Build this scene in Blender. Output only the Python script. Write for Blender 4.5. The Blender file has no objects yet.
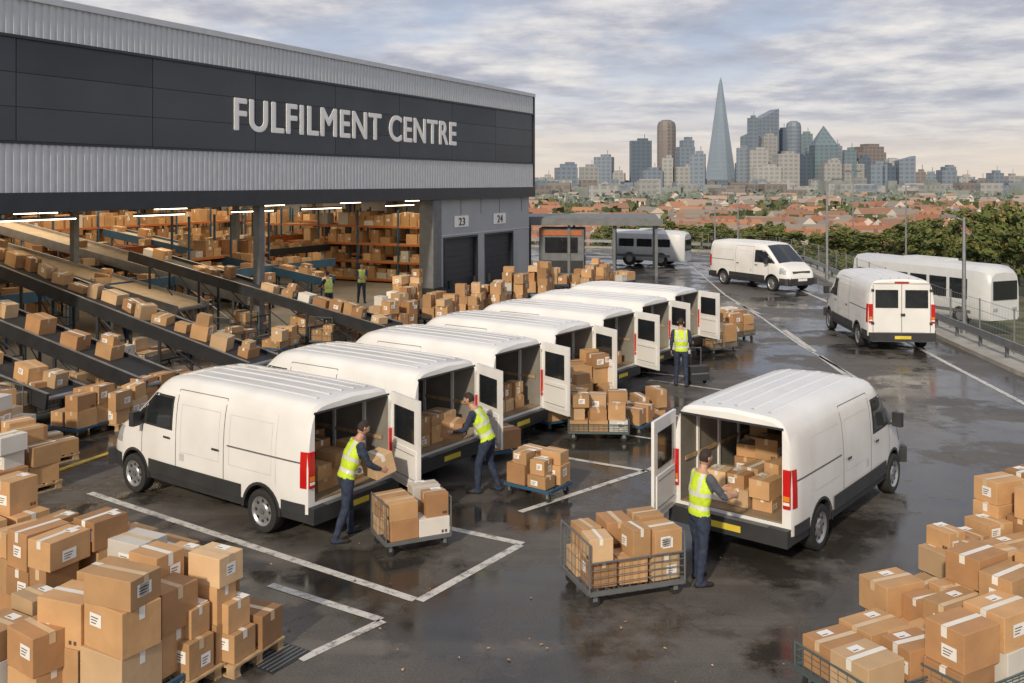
import bpy, bmesh, math, random
from mathutils import Vector, Matrix
R=random.Random(11)
S=bpy.context.scene
S.view_settings.view_transform='Standard'; S.view_settings.look='None'; S.view_settings.exposure=0
EYE=5.4; FP=960.0; HZ=182.0
def G(px,py,z=0.0):
    s=(EYE-z)/(py-HZ); return Vector(((px-512)*s,FP*s,z))
# ---------------------------------------------------------------- materials
def mk(name,col,rough=.6,metal=0,var=.12,scale=3,bump=0,bscale=40,attr=False,emis=None,es=0,dirt=None,coat=0):
    m=bpy.data.materials.new(name); m.use_nodes=True; nt=m.node_tree; b=nt.nodes['Principled BSDF']
    b.inputs['Roughness'].default_value=rough; b.inputs['Metallic'].default_value=metal
    if coat: b.inputs['Coat Weight'].default_value=coat; b.inputs['Coat Roughness'].default_value=.08
    tc=nt.nodes.new('ShaderNodeTexCoord'); n=nt.nodes.new('ShaderNodeTexNoise'); n.inputs['Scale'].default_value=scale; n.inputs['Detail'].default_value=4
    nt.links.new(tc.outputs['Object'],n.inputs['Vector'])
    r=nt.nodes.new('ShaderNodeValToRGB'); nt.links.new(n.outputs['Fac'],r.inputs['Fac'])
    r.color_ramp.elements[0].position=.3; r.color_ramp.elements[1].position=.7
    lo=[c*(1-var) for c in col[:3]] if dirt is None else dirt
    r.color_ramp.elements[0].color=(*lo,1); r.color_ramp.elements[1].color=(*[min(1,c*(1+var)) for c in col[:3]],1)
    out=r.outputs['Color']
    if attr:
        a=nt.nodes.new('ShaderNodeAttribute'); a.attribute_name='v'
        mx=nt.nodes.new('ShaderNodeVectorMath'); mx.operation='SCALE'
        nt.links.new(out,mx.inputs[0]); nt.links.new(a.outputs['Fac'],mx.inputs['Scale']); out=mx.outputs[0]
    nt.links.new(out,b.inputs['Base Color'])
    if bump:
        n2=nt.nodes.new('ShaderNodeTexNoise'); n2.inputs['Scale'].default_value=bscale; n2.inputs['Detail'].default_value=2
        nt.links.new(tc.outputs['Object'],n2.inputs['Vector'])
        bp=nt.nodes.new('ShaderNodeBump'); bp.inputs['Strength'].default_value=bump; bp.inputs['Distance'].default_value=.012
        nt.links.new(n2.outputs['Fac'],bp.inputs['Height']); nt.links.new(bp.outputs[0],b.inputs['Normal'])
    if emis: b.inputs['Emission Color'].default_value=(*emis,1); b.inputs['Emission Strength'].default_value=es
    return m
CARD=mk('cardboard',(.50,.295,.14),.8,var=.12,scale=2.5,bump=.4,bscale=8,attr=True)
CARD2=mk('cardboard_red_brown',(.40,.215,.098),.82,var=.12,scale=2.5,bump=.4,bscale=8,attr=True)
CARD3=mk('cardboard_pale',(.58,.395,.225),.8,var=.08,scale=2.5,bump=.3,bscale=9,attr=True)
WBOX=mk('white_carton',(.66,.63,.58),.7,var=.05,attr=True)
TAPE=mk('packing_tape',(.64,.48,.30),.25,var=.08)
WTAPE=mk('white_tape',(.78,.75,.68),.4,var=.06)
LABEL=mk('paper_label',(.82,.81,.78),.6,var=.03)
INK=mk('ink',(.10,.07,.05),.7)
PAINT=mk('van_white_paint',(.82,.82,.815),.24,var=.02,scale=1.2,dirt=(.72,.715,.70),coat=.4)
PLAST=mk('dark_plastic',(.035,.037,.04),.5,var=.2)
GLASS=mk('tinted_glass',(.018,.022,.026),.07,var=.2,coat=.5)
RED=mk('tail_lamp_red',(.55,.012,.010),.2,coat=.5)
AMB=mk('indicator_amber',(.7,.25,.03),.25)
LAMPG=mk('headlamp_glass',(.55,.58,.6),.1,metal=.4)
TYRE=mk('tyre_rubber',(.022,.022,.023),.8,var=.2)
RIM=mk('rim_silver',(.42,.43,.45),.35,metal=.7)
VINT=mk('van_interior_lining',(.22,.205,.18),.7,var=.15)
CHROME=mk('galvanised_steel',(.34,.35,.365),.45,metal=.7,var=.15)
STEEL=mk('painted_steel_grey',(.16,.17,.18),.5,metal=.3,var=.15)
DSTEEL=mk('dark_steel',(.035,.037,.042),.45,metal=.3,var=.2)
WOOD=mk('pallet_wood',(.42,.29,.16),.85,var=.3,scale=8)
BLUE=mk('blue_crate',(.03,.09,.16),.5)
GREENP=mk('cage_frame_steel',(.10,.135,.14),.5,metal=.3)
ORANGE=mk('orange_steel',(.45,.13,.03),.5)
BELT=mk('belt_rubber',(.03,.03,.032),.7)
TANBELT=mk('tan_belt',(.50,.40,.28),.6)
# ---------------------------------------------------------------- mesh builder
class MB:
    def __init__(s): s.v=[];s.f=[];s.m=[];s.a=[];s.mats=[]
    def mi(s,mat):
        if mat not in s.mats: s.mats.append(mat)
        return s.mats.index(mat)
    def poly(s,pts,mat,a=1.0):
        b=len(s.v); s.v+= [tuple(p) for p in pts]; s.f.append(tuple(range(b,b+len(pts)))); s.m.append(s.mi(mat)); s.a.append(a)
    def raw(s,vs,fs,mat,a=1.0):
        b=len(s.v); s.v+=[tuple(p) for p in vs]; k=s.mi(mat)
        for f in fs: s.f.append(tuple(i+b for i in f)); s.m.append(k); s.a.append(a)
    def boxM(s,M,sx,sy,sz,mat,a=1.0,base=False):
        z0,z1=(0,sz) if base else (-sz/2,sz/2)
        vs=[M@Vector((x*sx/2,y*sy/2,z)) for z in (z0,z1) for x,y in ((-1,-1),(1,-1),(1,1),(-1,1))]
        s.raw(vs,[(3,2,1,0),(4,5,6,7),(0,1,5,4),(1,2,6,5),(2,3,7,6),(3,0,4,7)],mat,a)
    def box(s,x0,x1,y0,y1,z0,z1,mat,a=1.0):
        s.boxM(Matrix.Translation(((x0+x1)/2,(y0+y1)/2,(z0+z1)/2)),abs(x1-x0),abs(y1-y0),abs(z1-z0),mat,a)
    def bar(s,p,q,r,mat,n=6,r2=None):
        p=Vector(p);q=Vector(q);d=(q-p)
        if d.length<1e-6: return
        r2=r if r2 is None else r2
        d.normalize(); u=d.orthogonal().normalized(); w=d.cross(u)
        vs=[]
        for c,rr in((p,r),(q,r2)):
            for i in range(n):
                t=2*math.pi*i/n+math.pi/n; vs.append(c+(u*math.cos(t)+w*math.sin(t))*rr)
        fs=[(i,(i+1)%n,n+(i+1)%n,n+i) for i in range(n)]+[tuple(range(n-1,-1,-1)),tuple(range(n,2*n))]
        s.raw(vs,fs,mat)
    def tube(s,pts,rad,mat,n=10):
        pts=[Vector(p) for p in pts]; vs=[]; N=len(pts); u=None
        for i,p in enumerate(pts):
            d=(pts[min(i+1,N-1)]-pts[max(i-1,0)]).normalized()
            if u is None: u=d.orthogonal().normalized()
            u=(u-d*u.dot(d)).normalized(); w=d.cross(u)
            for k in range(n):
                t=2*math.pi*k/n; vs.append(p+(u*math.cos(t)+w*math.sin(t))*rad[i])
        fs=[]
        for i in range(N-1):
            for k in range(n): fs.append((i*n+k,i*n+(k+1)%n,(i+1)*n+(k+1)%n,(i+1)*n+k))
        fs+=[tuple(range(n-1,-1,-1)),tuple(range((N-1)*n,N*n))]
        s.raw(vs,fs,mat)
    def mesh(s,name,smooth=None):
        me=bpy.data.meshes.new(name); me.from_pydata(s.v,[],s.f)
        for m in s.mats: me.materials.append(m)
        me.polygons.foreach_set('material_index',s.m)
        at=me.attributes.new('v','FLOAT','FACE'); at.data.foreach_set('value',s.a)
        if smooth is not None:
            me.polygons.foreach_set('use_smooth',[True]*len(s.f)); me.set_sharp_from_angle(angle=math.radians(smooth))
        me.update(); return me
    def obj(s,name,parent=None,smooth=None,loc=None):
        o=bpy.data.objects.new(name,s.mesh(name,smooth)); S.collection.objects.link(o)
        if parent: o.parent=parent
        if loc: o.location=loc
        return o
def empty(name,loc=(0,0,0),rz=0,sc=1):
    e=bpy.data.objects.new(name,None); S.collection.objects.link(e); e.location=loc; e.rotation_euler=(0,0,rz); e.scale=(sc,)*3; e.empty_display_size=.2; return e
def inst(name,me,parent=None,loc=(0,0,0),rz=0,sc=1):
    o=bpy.data.objects.new(name,me); S.collection.objects.link(o); o.location=loc; o.rotation_euler=(0,0,rz); o.scale=(sc,)*3 if not isinstance(sc,tuple) else sc
    if parent: o.parent=parent
    return o
def TR(loc,rz=0): return Matrix.Translation(Vector(loc))@Matrix.Rotation(rz,4,'Z')
# ---------------------------------------------------------------- boxes
def cardbox(mb,M,w,d,h,rnd=R):
    a=rnd.uniform(.72,1.18); u=rnd.random(); mat=CARD if u<.56 else CARD2 if u<.80 else CARD3 if u<.95 else WBOX
    mb.boxM(M,w,d,h,mat,a,base=True)
    t=WTAPE if rnd.random()<.42 else TAPE; tw=.024 if max(w,d)<.4 else .034; e=.0025
    def q(pts,mat): mb.poly([M@Vector(p) for p in pts],mat)
    if w>=d:
        q([(-w/2,-tw,h+e),(w/2,-tw,h+e),(w/2,tw,h+e),(-w/2,tw,h+e)],t)
        for sx in(-1,1):
            x=sx*(w/2+e); q([(x,-tw,h),(x,-tw,h*.72),(x,tw,h*.72),(x,tw,h)][::sx],t)
    else:
        q([(-tw,-d/2,h+e),(tw,-d/2,h+e),(tw,d/2,h+e),(-tw,d/2,h+e)],t)
        for sy in(-1,1):
            y=sy*(d/2+e); q([(-tw,y,h),(-tw,y,h*.72),(tw,y,h*.72),(tw,y,h)][::-sy],t)
    def label(f,cx,cz,lw,lh):
        A=Matrix.Rotation(f*math.pi/2,4,'Z'); dd=(d/2 if f%2==0 else w/2)+.003
        mb.poly([M@A@Vector(p) for p in[(cx-lw/2,-dd,cz-lh/2),(cx+lw/2,-dd,cz-lh/2),(cx+lw/2,-dd,cz+lh/2),(cx-lw/2,-dd,cz+lh/2)]],LABEL)
        for k in range(3):
            yy=cz-lh*.3+k*lh*.22
            mb.poly([M@A@Vector(p) for p in[(cx-lw*.38,-dd-.002,yy),(cx+lw*(.05+.1*k),-dd-.002,yy),(cx+lw*(.05+.1*k),-dd-.002,yy+lh*.08),(cx-lw*.38,-dd-.002,yy+lh*.08)]],INK)
    for rep in range(2):
        if rnd.random()<.55:
            f=rnd.choice([0,3,0,1,2]); ww=(w if f%2==0 else d); label(f,rnd.uniform(-.26,.26)*ww,h*rnd.uniform(.35,.65),min(.19,ww*.38),min(.13,h*.42))
    if rnd.random()<.35:
        f=rnd.choice([0,1,2,3]); A=Matrix.Rotation(f*math.pi/2,4,'Z'); dd=(d/2 if f%2==0 else w/2)+.003; ww=(w if f%2==0 else d)
        for k in range(2):
            cx=ww*(.26+.11*k)
            if cx+.03<ww/2: mb.poly([M@A@Vector(p) for p in[(cx-.016,-dd-.003,h*.10),(cx+.016,-dd-.003,h*.10),(cx+.016,-dd-.003,h*.10+.04),(cx-.016,-dd-.003,h*.10+.04)]],INK)
    if rnd.random()<.45:
        x=rnd.uniform(-.3,.1)*w;y=d*.14
        q([(x,y,h+.004),(x+.16,y,h+.004),(x+.16,y+.11,h+.004),(x,y+.11,h+.004)],LABEL)
        q([(x+.015,y+.02,h+.006),(x+.09,y+.02,h+.006),(x+.09,y+.034,h+.006),(x+.015,y+.034,h+.006)],INK)
def stack(mb,M,W,D,nx,ny,hmax,hmin=.5,bh=(.26,.42),rnd=R,z0=0,jit=4):
    cw=W/nx;cd=D/ny; done=set()
    for i in range(nx):
        for j in range(ny):
            if (i,j) in done: continue
            wx=1
            if i+1<nx and nx>2 and rnd.random()<.22: wx=2; done.add((i+1,j))
            z=z0; top=z0+rnd.uniform(hmin,1)*hmax; x=(i+wx/2)*cw-W/2;y=(j+.5)*cd-D/2; first=True
            while True:
                h=rnd.uniform(*bh)
                if z+h>top+.1: break
                w=cw*wx*rnd.uniform(.80,.985);d=cd*rnd.uniform(.80,.985)
                if not first and rnd.random()<.25: w*=.75;d*=.85
                cardbox(mb,M@TR((x+rnd.uniform(-1,1)*(cw*wx-w)/2,y+rnd.uniform(-1,1)*(cd-d)/2,z),math.radians(rnd.uniform(-jit,jit)*(1 if first else 2))),w,d,h,rnd)
                z+=h+.001; first=False
def add_bevel(o,w=.006):
    b=o.modifiers.new('soft_edges','BEVEL'); b.width=w; b.segments=2; b.limit_method='ANGLE'; b.angle_limit=math.radians(60)
def pallet_mesh():
    mb=MB()
    for i in range(7):
        x=-.55+i*1.1/6; mb.box(x-.06,x+.06,-.4,.4,.122,.142,WOOD,R.uniform(.8,1.1))
    for y in(-.35,0,.35):
        mb.box(-.6,.6,y-.05,y+.05,.10,.1215,WOOD); mb.box(-.6,.6,y-.05,y+.05,0,.02,WOOD)
        for x in(-.53,0,.53): mb.box(x-.06,x+.06,y-.045,y+.045,.0205,.0995,WOOD)
    return mb.mesh('wooden_pallet')
PAL=pallet_mesh()
def castor(mb,x,y,r=.07):
    mb.bar((x,y-.02,r),(x,y+.02,r),r,TYRE,12); mb.box(x-.03,x+.03,y-.035,y-.024,r,r*2.3,CHROME); mb.box(x-.03,x+.03,y+.024,y+.035,r,r*2.3,CHROME)
def cart_mesh(W=1.25,D=.8,side=.0,mat=CHROME,ends=True,hh=.75):
    mb=MB()
    for x in(-W/2+.1,W/2-.1):
        for y in(-D/2+.08,D/2-.08): castor(mb,x,y)
    z=.17
    for y in(-D/2,D/2): mb.box(-W/2,W/2,y-.02,y+.02,z,z+.05,mat)
    for x in(-W/2,W/2): mb.box(x-.02,x+.02,-D/2+.021,D/2-.021,z,z+.05,mat)
    n=9
    for i in range(1,n):
        x=-W/2+W*i/n; mb.box(x-.008,x+.008,-D/2+.02,D/2-.02,z+.02,z+.035,mat)
    mb.box(-W/2+.03,W/2-.03,-.03,.03,z-.01,z+.019,mat)
    if side>0:
        for y in(-D/2,D/2):
            for k in range(4):
                zz=.22+side*(k+1)/4; mb.bar((-W/2,y,zz),(W/2,y,zz),.006 if k<3 else .012,mat,5)
            for i in range(13):
                x=-W/2+W*i/12; mb.bar((x,y,.22),(x,y,.22+side),.004,mat,4)
    if ends:
        for x in(-W/2,W/2):
            for y in(-D/2,D/2): mb.bar((x,y,.2),(x,y,.2+hh),.014,mat,6)
            mb.bar((x,-D/2,.2+hh),(x,D/2,.2+hh),.014,mat,6)
            for k in range(1,8):
                y=-D/2+D*k/8; mb.bar((x,y,.2),(x,y,.2+hh),.004,mat,4)
            for k in range(1,4): mb.bar((x,-D/2,.2+hh*k/4),(x,D/2,.2+hh*k/4),.004,mat,4)
    return mb.mesh('roll_cart')
CART=cart_mesh(hh=.55,mat=STEEL); CAGE=cart_mesh(1.3,.85,.36,STEEL,True,.62); BCART=cart_mesh(1.25,.8,.0,BLUE,False); GCART=cart_mesh(1.3,.85,.30,GREENP,True,.8); LCART=cart_mesh(1.25,.8,.14,GREENP,True,.26)
def load(kind,loc,ang,W=1.15,D=.75,nx=2,ny=2,h=.8,hmin=.6,bh=(.26,.42),bev=False,name='cardboard_box_stack',jit=4):
    loc=Vector(loc); z=0
    if kind:
        me={'pallet':PAL,'cart':CART,'cage':CAGE,'bcart':BCART,'gcart':GCART,'lcart':LCART}[kind]; z={'pallet':.144}.get(kind,.222)
        nm={'pallet':'wooden_pallet','cart':'roll_cart','cage':'wire_cage_cart','bcart':'blue_platform_cart','gcart':'roll_cage','lcart':'low_platform_cart'}[kind]
        bw=1.2 if kind=='pallet' else 1.25; bd=.8
        inst(nm,me,None,loc,ang,(max(.75,W/bw),max(.8,D/bd),1))
    mb=MB(); stack(mb,TR((0,0,z)),W,D,nx,ny,h,hmin,bh,jit=jit)
    o=mb.obj(name); o.location=loc; o.rotation_euler=(0,0,ang)
    if bev: add_bevel(o)
    return o
# ---------------------------------------------------------------- van
ST=[(-2.62,.93,2.03),(-2.57,.955,2.08),(-2.3,.97,2.10),(-1.5,.975,2.115),(-.8,.975,2.12),(0,.975,2.12),(.55,.975,2.12),(.85,.97,2.10),(1.0,.967,2.065),(1.12,.963,2.0),(1.25,.96,1.90),(1.45,.953,1.735),(1.7,.945,1.53),(1.95,.93,1.32),(2.05,.92,1.245),(2.2,.895,1.19),(2.36,.86,1.115),(2.5,.80,1.0),(2.58,.735,.88),(2.63,.67,.74),(2.65,.62,.60)]
def st(x):
    if x<=ST[0][0]: return ST[0][1:]
    for a,b in zip(ST,ST[1:]):
        if x<=b[0]:
            t=(x-a[0])/(b[0]-a[0]); return (a[1]+(b[1]-a[1])*t,a[2]+(b[2]-a[2])*t)
    return ST[-1][1:]
def half(x):
    hw,zt=st(x); r=[(0,.30),(hw-.10,.30),(hw-.02,.34),(hw-.004,.44),(hw,.47)]
    hh=zt-.47
    ins=min(1,hh/1.2)
    for k,dy in((.22,0),(.42,.002),(.6,.018),(.74,.045),(.85,.085),(.92,.13),(.965,.19),(.99,.28),(1.0,.42)): r.append((hw-dy*(.6+.4*ins),.47+hh*k))
    r.append((0,zt+.03)); return r
def side_y(x,z):
    r=half(x)
    for a,b in zip(r[4:],r[5:]):
        if a[1]<=z<=b[1]: return a[0]+(b[0]-a[0])*(z-a[1])/max(1e-6,b[1]-a[1])
    if z<.47: return r[4][0] if z>.44 else r[2][0]
    return r[-3][0]
def top_z(x,y):
    r=half(x); y=abs(y)
    for a,b in zip(r[::-1],r[::-1][1:]):
        if a[0]<=y<=b[0]: return a[1]+(b[1]-a[1])*(y-a[0])/max(1e-6,b[0]-a[0])
    return r[8][1]
def sidep(mb,side,x0,x1,zb,zt,mat,off=.004,nx=6,nz=4):
    f=lambda v,x: v(x) if callable(v) else v
    V=[]
    for i in range(nx+1):
        x=x0+(x1-x0)*i/nx
        for j in range(nz+1):
            z=f(zb,x)+(f(zt,x)-f(zb,x))*j/nz; V.append((x,side*(side_y(x,z)+off),z))
    F=[]
    for i in range(nx):
        for j in range(nz):
            a=i*(nz+1)+j; q=(a,a+nz+1,a+nz+2,a+1); F.append(q[::-1] if side>0 else q)
    mb.raw(V,F,mat)
AX=(-1.62,1.72)
def van_body(openrear):
    xs=[s[0] for s in ST]; xs=sorted(set(xs+[-1.9,-1.2,-.4,.3,1.35,1.58,1.83]))
    mb=MB(); rings=[]
    for x in xs:
        h=half(x); ring=[(x,y,z) for y,z in h]+[(x,-y,z) for y,z in h[1:-1][::-1]]; rings.append(ring)
    n=len(rings[0]); vs=[p for r in rings for p in r]
    for m in(PAINT,PLAST,VINT): mb.mi(m)
    mb.v=vs
    for i in range(len(rings)-1):
        for k in range(n):
            q=(i*n+k,(i+1)*n+k,(i+1)*n+(k+1)%n,i*n+(k+1)%n); mb.f.append(q[::-1]); zc=sum(vs[j][2] for j in q)/4; xc=sum(vs[j][0] for j in q)/4
            mb.m.append(1 if (zc<.465 or (xc>2.42 and zc<.62)) else 0); mb.a.append(1)
    mb.f.append(tuple(range(n))); mb.m.append(0); mb.a.append(1)
    mb.f.append(tuple(range(len(rings)*n-1,(len(rings)-1)*n-1,-1))); mb.m.append(1); mb.a.append(1)
    me=mb.mesh('b'); bm=bmesh.new(); bm.from_mesh(me); bmesh.ops.recalc_face_normals(bm,faces=bm.faces); bm.to_mesh(me); bm.free()
    o=bpy.data.objects.new('b',me); S.collection.objects.link(o); cut=[]
    def cutter(fn):
        c=MB()
        for m in(PAINT,PLAST,VINT): c.mi(m)
        fn(c); m2=c.mesh('c'); bm=bmesh.new(); bm.from_mesh(m2); bmesh.ops.recalc_face_normals(bm,faces=bm.faces); bm.to_mesh(m2); bm.free()
        co=bpy.data.objects.new('c',m2); S.collection.objects.link(co); cut.append(co)
        md=o.modifiers.new('x','BOOLEAN'); md.operation='DIFFERENCE'; md.solver='EXACT'; md.object=co
    for ax in AX:
        def fn(c,ax=ax):
            for sy in(-1,1): c.bar((ax,sy*.66,.34),(ax,sy*1.2,.34),.405,PLAST,28)
        cutter(fn)
    if openrear: cutter(lambda c:c.box(-3,.4,-.80,.80,.62,1.93,VINT))
    dg=bpy.context.evaluated_depsgraph_get(); dg.update()
    res=bpy.data.meshes.new_from_object(o.evaluated_get(dg))
    for c in cut+[o]: bpy.data.objects.remove(c)
    res.polygons.foreach_set('use_smooth',[True]*len(res.polygons)); res.set_sharp_from_angle(angle=math.radians(28)); res.name='van_body'
    return res
def wheel_mesh():
    mb=MB(); prof=[(.0,.085),(.10,.09),(.12,.075),(.19,.075),(.215,.10),(.225,.105),(.30,.11),(.325,.10),(.335,.07),(.335,-.07),(.325,-.10),(.30,-.11),(.2,-.10),(0,-.09)]
    n=36
    for k,(a,b) in enumerate(zip(prof,prof[1:])):
        mat=RIM if k<5 else TYRE
        for i in range(n):
            t0=2*math.pi*i/n;t1=2*math.pi*(i+1)/n
            P=lambda p,t:(p[0]*math.cos(t),p[1],p[0]*math.sin(t))
            pts=[P(a,t0),P(b,t0),P(b,t1),P(a,t1)]
            if a[0]==0: pts=[P(a,t0),P(b,t0),P(b,t1)]
            if b[0]==0: pts=[P(a,t0),P(b,t0),P(a,t1)]
            mb.poly(pts,mat)
    for i in range(8):
        t=2*math.pi*i/8
        c=(.155*math.cos(t),.079,.155*math.sin(t)); mb.bar(c,(c[0],.081,c[2]),.026,DSTEEL,8)
    mb.bar((0,.08,0),(0,.105,0),.05,STEEL,12)
    me=mb.mesh('wheel'); bm=bmesh.new(); bm.from_mesh(me); bmesh.ops.remove_doubles(bm,verts=bm.verts,dist=.0005); bmesh.ops.recalc_face_normals(bm,faces=bm.faces); bm.to_mesh(me); bm.free()
    me.polygons.foreach_set('use_smooth',[True]*len(me.polygons)); me.set_sharp_from_angle(angle=math.radians(30)); return me
SEAM=mk('panel_gap',(.12,.12,.125),.6); SEL=mk('panel_crease',(.56,.56,.56),.5); PAINT2=mk('van_white_paint_trim',(.78,.78,.77),.35,var=.03)
YPLATE=mk('yellow_number_plate',(.70,.55,.06),.4); FLOORW=mk('plywood_floor',(.26,.19,.12),.7,var=.2)
def van_trim(openrear):
    mb=MB(); dk=PLAST
    for s in(-1,1):
        sidep(mb,s,.62,1.84,1.24,lambda x:max(1.27,min(1.80,st(x)[1]-.13)),dk,.003,12,4)
        sidep(mb,s,.67,1.42,1.28,lambda x:max(1.31,min(1.76,st(x)[1]-.165)),GLASS,.008,8,4)
        sidep(mb,s,1.46,1.74,1.28,lambda x:max(1.31,min(1.76,st(x)[1]-.18)),GLASS,.008,4,3)
        SE=SEAM
        for x in(.52,-.72): sidep(mb,s,x-.007,x+.007,.49,1.93,SE,.003,1,12)
        sidep(mb,s,1.50,1.512,.75,1.24,SE,.003,1,6)
        sidep(mb,s,-.72,.52,1.925,1.937,SE,.003,8,1)
        sidep(mb,s,-1.95,-1.94,.80,1.85,SEL,.003,1,8)
        sidep(mb,s,-2.5,-.8,1.205,1.23,SE,.003,8,1)
        for (xa,xb) in((-1.85,-.85),(-.6,.4)):
            sidep(mb,s,xa,xb,1.70,1.71,SEL,.002,6,1); sidep(mb,s,xa,xb,.92,.93,SEL,.002,6,1)
            sidep(mb,s,xa,xa+.01,.93,1.70,SEL,.002,1,6); sidep(mb,s,xb-.01,xb,.93,1.70,SEL,.002,1,6)
        sidep(mb,s,-1.16,1.28,.46,.68,dk,.018,12,1); sidep(mb,s,-2.58,-2.08,.46,.62,dk,.014,4,1); sidep(mb,s,2.16,2.45,.46,.62,dk,.010,4,1)
        for x in(.66,-.62): sidep(mb,s,x,x+.17,1.10,1.135,dk,.03,1,1)
        sidep(mb,s,.30,.42,.78,.90,SEL,.003,1,1)
        sidep(mb,s,2.16,2.52,lambda x:.80+.02*(2.5-x),lambda x:min(1.08,st(x)[1]-.08),LAMPG,.006,6,3)
        mb.boxM(TR((1.5,s*1.09,1.34),s*.15),.10,.16,.24,dk); mb.box(1.46,1.5,s*.94,s*1.02,1.24,1.28,dk)
        mb.boxM(TR((-2.625,s*.875,1.12)),.05,.105,.54,RED); sidep(mb,s,-2.60,-2.48,.85,1.39,RED,.008,2,4)
        mb.boxM(TR((-2.652,s*.875,.99)),.008,.09,.07,AMB); mb.boxM(TR((-2.652,s*.875,.92)),.008,.09,.04,LABEL)
        for ax in AX:
            for k in range(14):
                t0=math.pi*(k/14);t1=math.pi*((k+1)/14)
                q=[]
                for rr,t in((.40,t0),(.445,t0),(.445,t1),(.40,t1)):
                    x=ax+rr*math.cos(t);z=.34+rr*math.sin(t); q.append((x,s*(side_y(x,max(z,.45))+.006),z))
                mb.poly(q if s<0 else q[::-1],dk)
    V=[];F=[];nx,ny=8,10
    for i in range(nx+1):
        x=1.10+(2.0-1.10)*i/nx
        for j in range(ny+1):
            y=(-1+2*j/ny)*(.63+.12*i/nx); V.append((x+.006,y,top_z(x,y)+.007))
    for i in range(nx):
        for j in range(ny): a=i*(ny+1)+j; F.append((a,a+ny+1,a+ny+2,a+1))
    mb.raw(V,F,GLASS)
    for k in(0,1): mb.bar((1.99,-.5+k*.6,top_z(1.99,0)+.0),(1.75,-.1+k*.62,top_z(1.75,.1)+.03),.008,dk,4)
    mb.box(2.52,2.60,-.50,.50,.80,.93,dk); mb.box(2.602,2.612,-.5,.5,.86,.875,RIM)
    mb.boxM(TR((2.60,0,.48)),.14,1.30,.28,dk); mb.box(2.672,2.68,-.26,.26,.50,.61,LABEL)
    for s in(-1,1): mb.boxM(TR((2.50,s*.72,.48),-s*.6),.14,.40,.28,dk)
    for y in(-.52,-.26,0,.26,.52):
        x0,x1=-2.4,.75; n=10
        for i in range(n):
            xa=x0+(x1-x0)*i/n;xb=x0+(x1-x0)*(i+1)/n
            za=top_z(xa,y);zb=top_z(xb,y)
            mb.raw([(xa,y-.035,za-.002),(xa,y-.02,za+.008),(xa,y+.02,za+.008),(xa,y+.035,za-.002),(xb,y-.035,zb-.002),(xb,y-.02,zb+.008),(xb,y+.02,zb+.008),(xb,y+.035,zb-.002)],[(0,1,5,4),(1,2,6,5),(2,3,7,6)],PAINT2)
    mb.boxM(TR((-2.66,0,.45)),.16,1.86,.24,dk); mb.boxM(TR((-2.70,0,.575)),.10,1.3,.012,STEEL)
    mb.box(-2.745,-2.74,-.23,.23,.40,.49,YPLATE)
    if openrear:
        mb.box(-2.6,.38,-.79,.79,.622,.635,FLOORW)
        for s in(-1,1):
            mb.box(-2.0,-1.22,s*.56,s*.798,.636,.86,VINT)
            for x in(-2.1,-1.4,-.7,0): mb.box(x-.03,x+.03,s*.77,s*.799,.87,1.9,PAINT2)
            mb.box(-2.5,.3,s*.775,s*.79,1.2,1.26,WOOD)
        mb.box(.36,.395,-.79,.79,.64,1.9,STEEL)
        mb.box(-2.632,-2.622,-.82,.82,1.93,1.96,dk)
    else:
        mb.box(-2.632,-2.622,-.006,.006,.58,1.98,SEAM)
        for s in(-1,1):
            mb.box(-2.635,-2.622,s*.10,s*.74,1.28,1.80,GLASS)
            mb.box(-2.63,-2.622,s*.80,s*.812,.58,1.95,SEAM)
            for z in(.8,1.75): mb.box(-2.65,-2.63,s*.78,s*.86,z,z+.07,dk)
        mb.box(-2.66,-2.635,-.09,.03,1.05,1.12,dk)
        mb.box(-2.635,-2.622,-.8,.8,1.975,1.985,SEAM)
        mb.box(-2.65,-2.6,-.2,.2,2.0,2.04,RED)
    return mb.mesh('van_trim',40)
def door_mesh():
    mb=MB(); mb.box(.0,.92,-.045,0,.56,1.98,PAINT)
    mb.box(.12,.78,.0005,.006,1.28,1.80,GLASS); mb.box(.12,.78,-.052,-.0455,1.28,1.80,GLASS)
    mb.box(.08,.84,-.06,-.0455,.66,1.18,PAINT2); mb.box(.02,.90,.0005,.004,1.205,1.215,SEAM)
    mb.box(.80,.86,.001,.02,1.02,1.16,PLAST); mb.box(.12,.80,-.064,-.0605,.72,.73,SEAM); mb.box(.12,.80,-.064,-.0605,1.1,1.11,SEAM)
    for z in(.75,1.75): mb.box(-.04,.06,-.03,.012,z,z+.07,PLAST)
    return mb.mesh('rear_door')
BODY_O=van_body(True); BODY_C=van_body(False); TRIM_O=van_trim(True); TRIM_C=van_trim(False); WHEEL=wheel_mesh(); DOOR=door_mesh()
def cargo(hm,seed):
    mb=MB(); r=random.Random(seed)
    for (cx,L,nx) in((-.6,1.7,4),(-1.95,.9,2)):
        stack(mb,TR((cx,0,.64)),L,1.08,nx,3,hm if cx>-1 else hm*.75,.55,(.18,.33),rnd=r,jit=5)
    return mb
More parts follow.
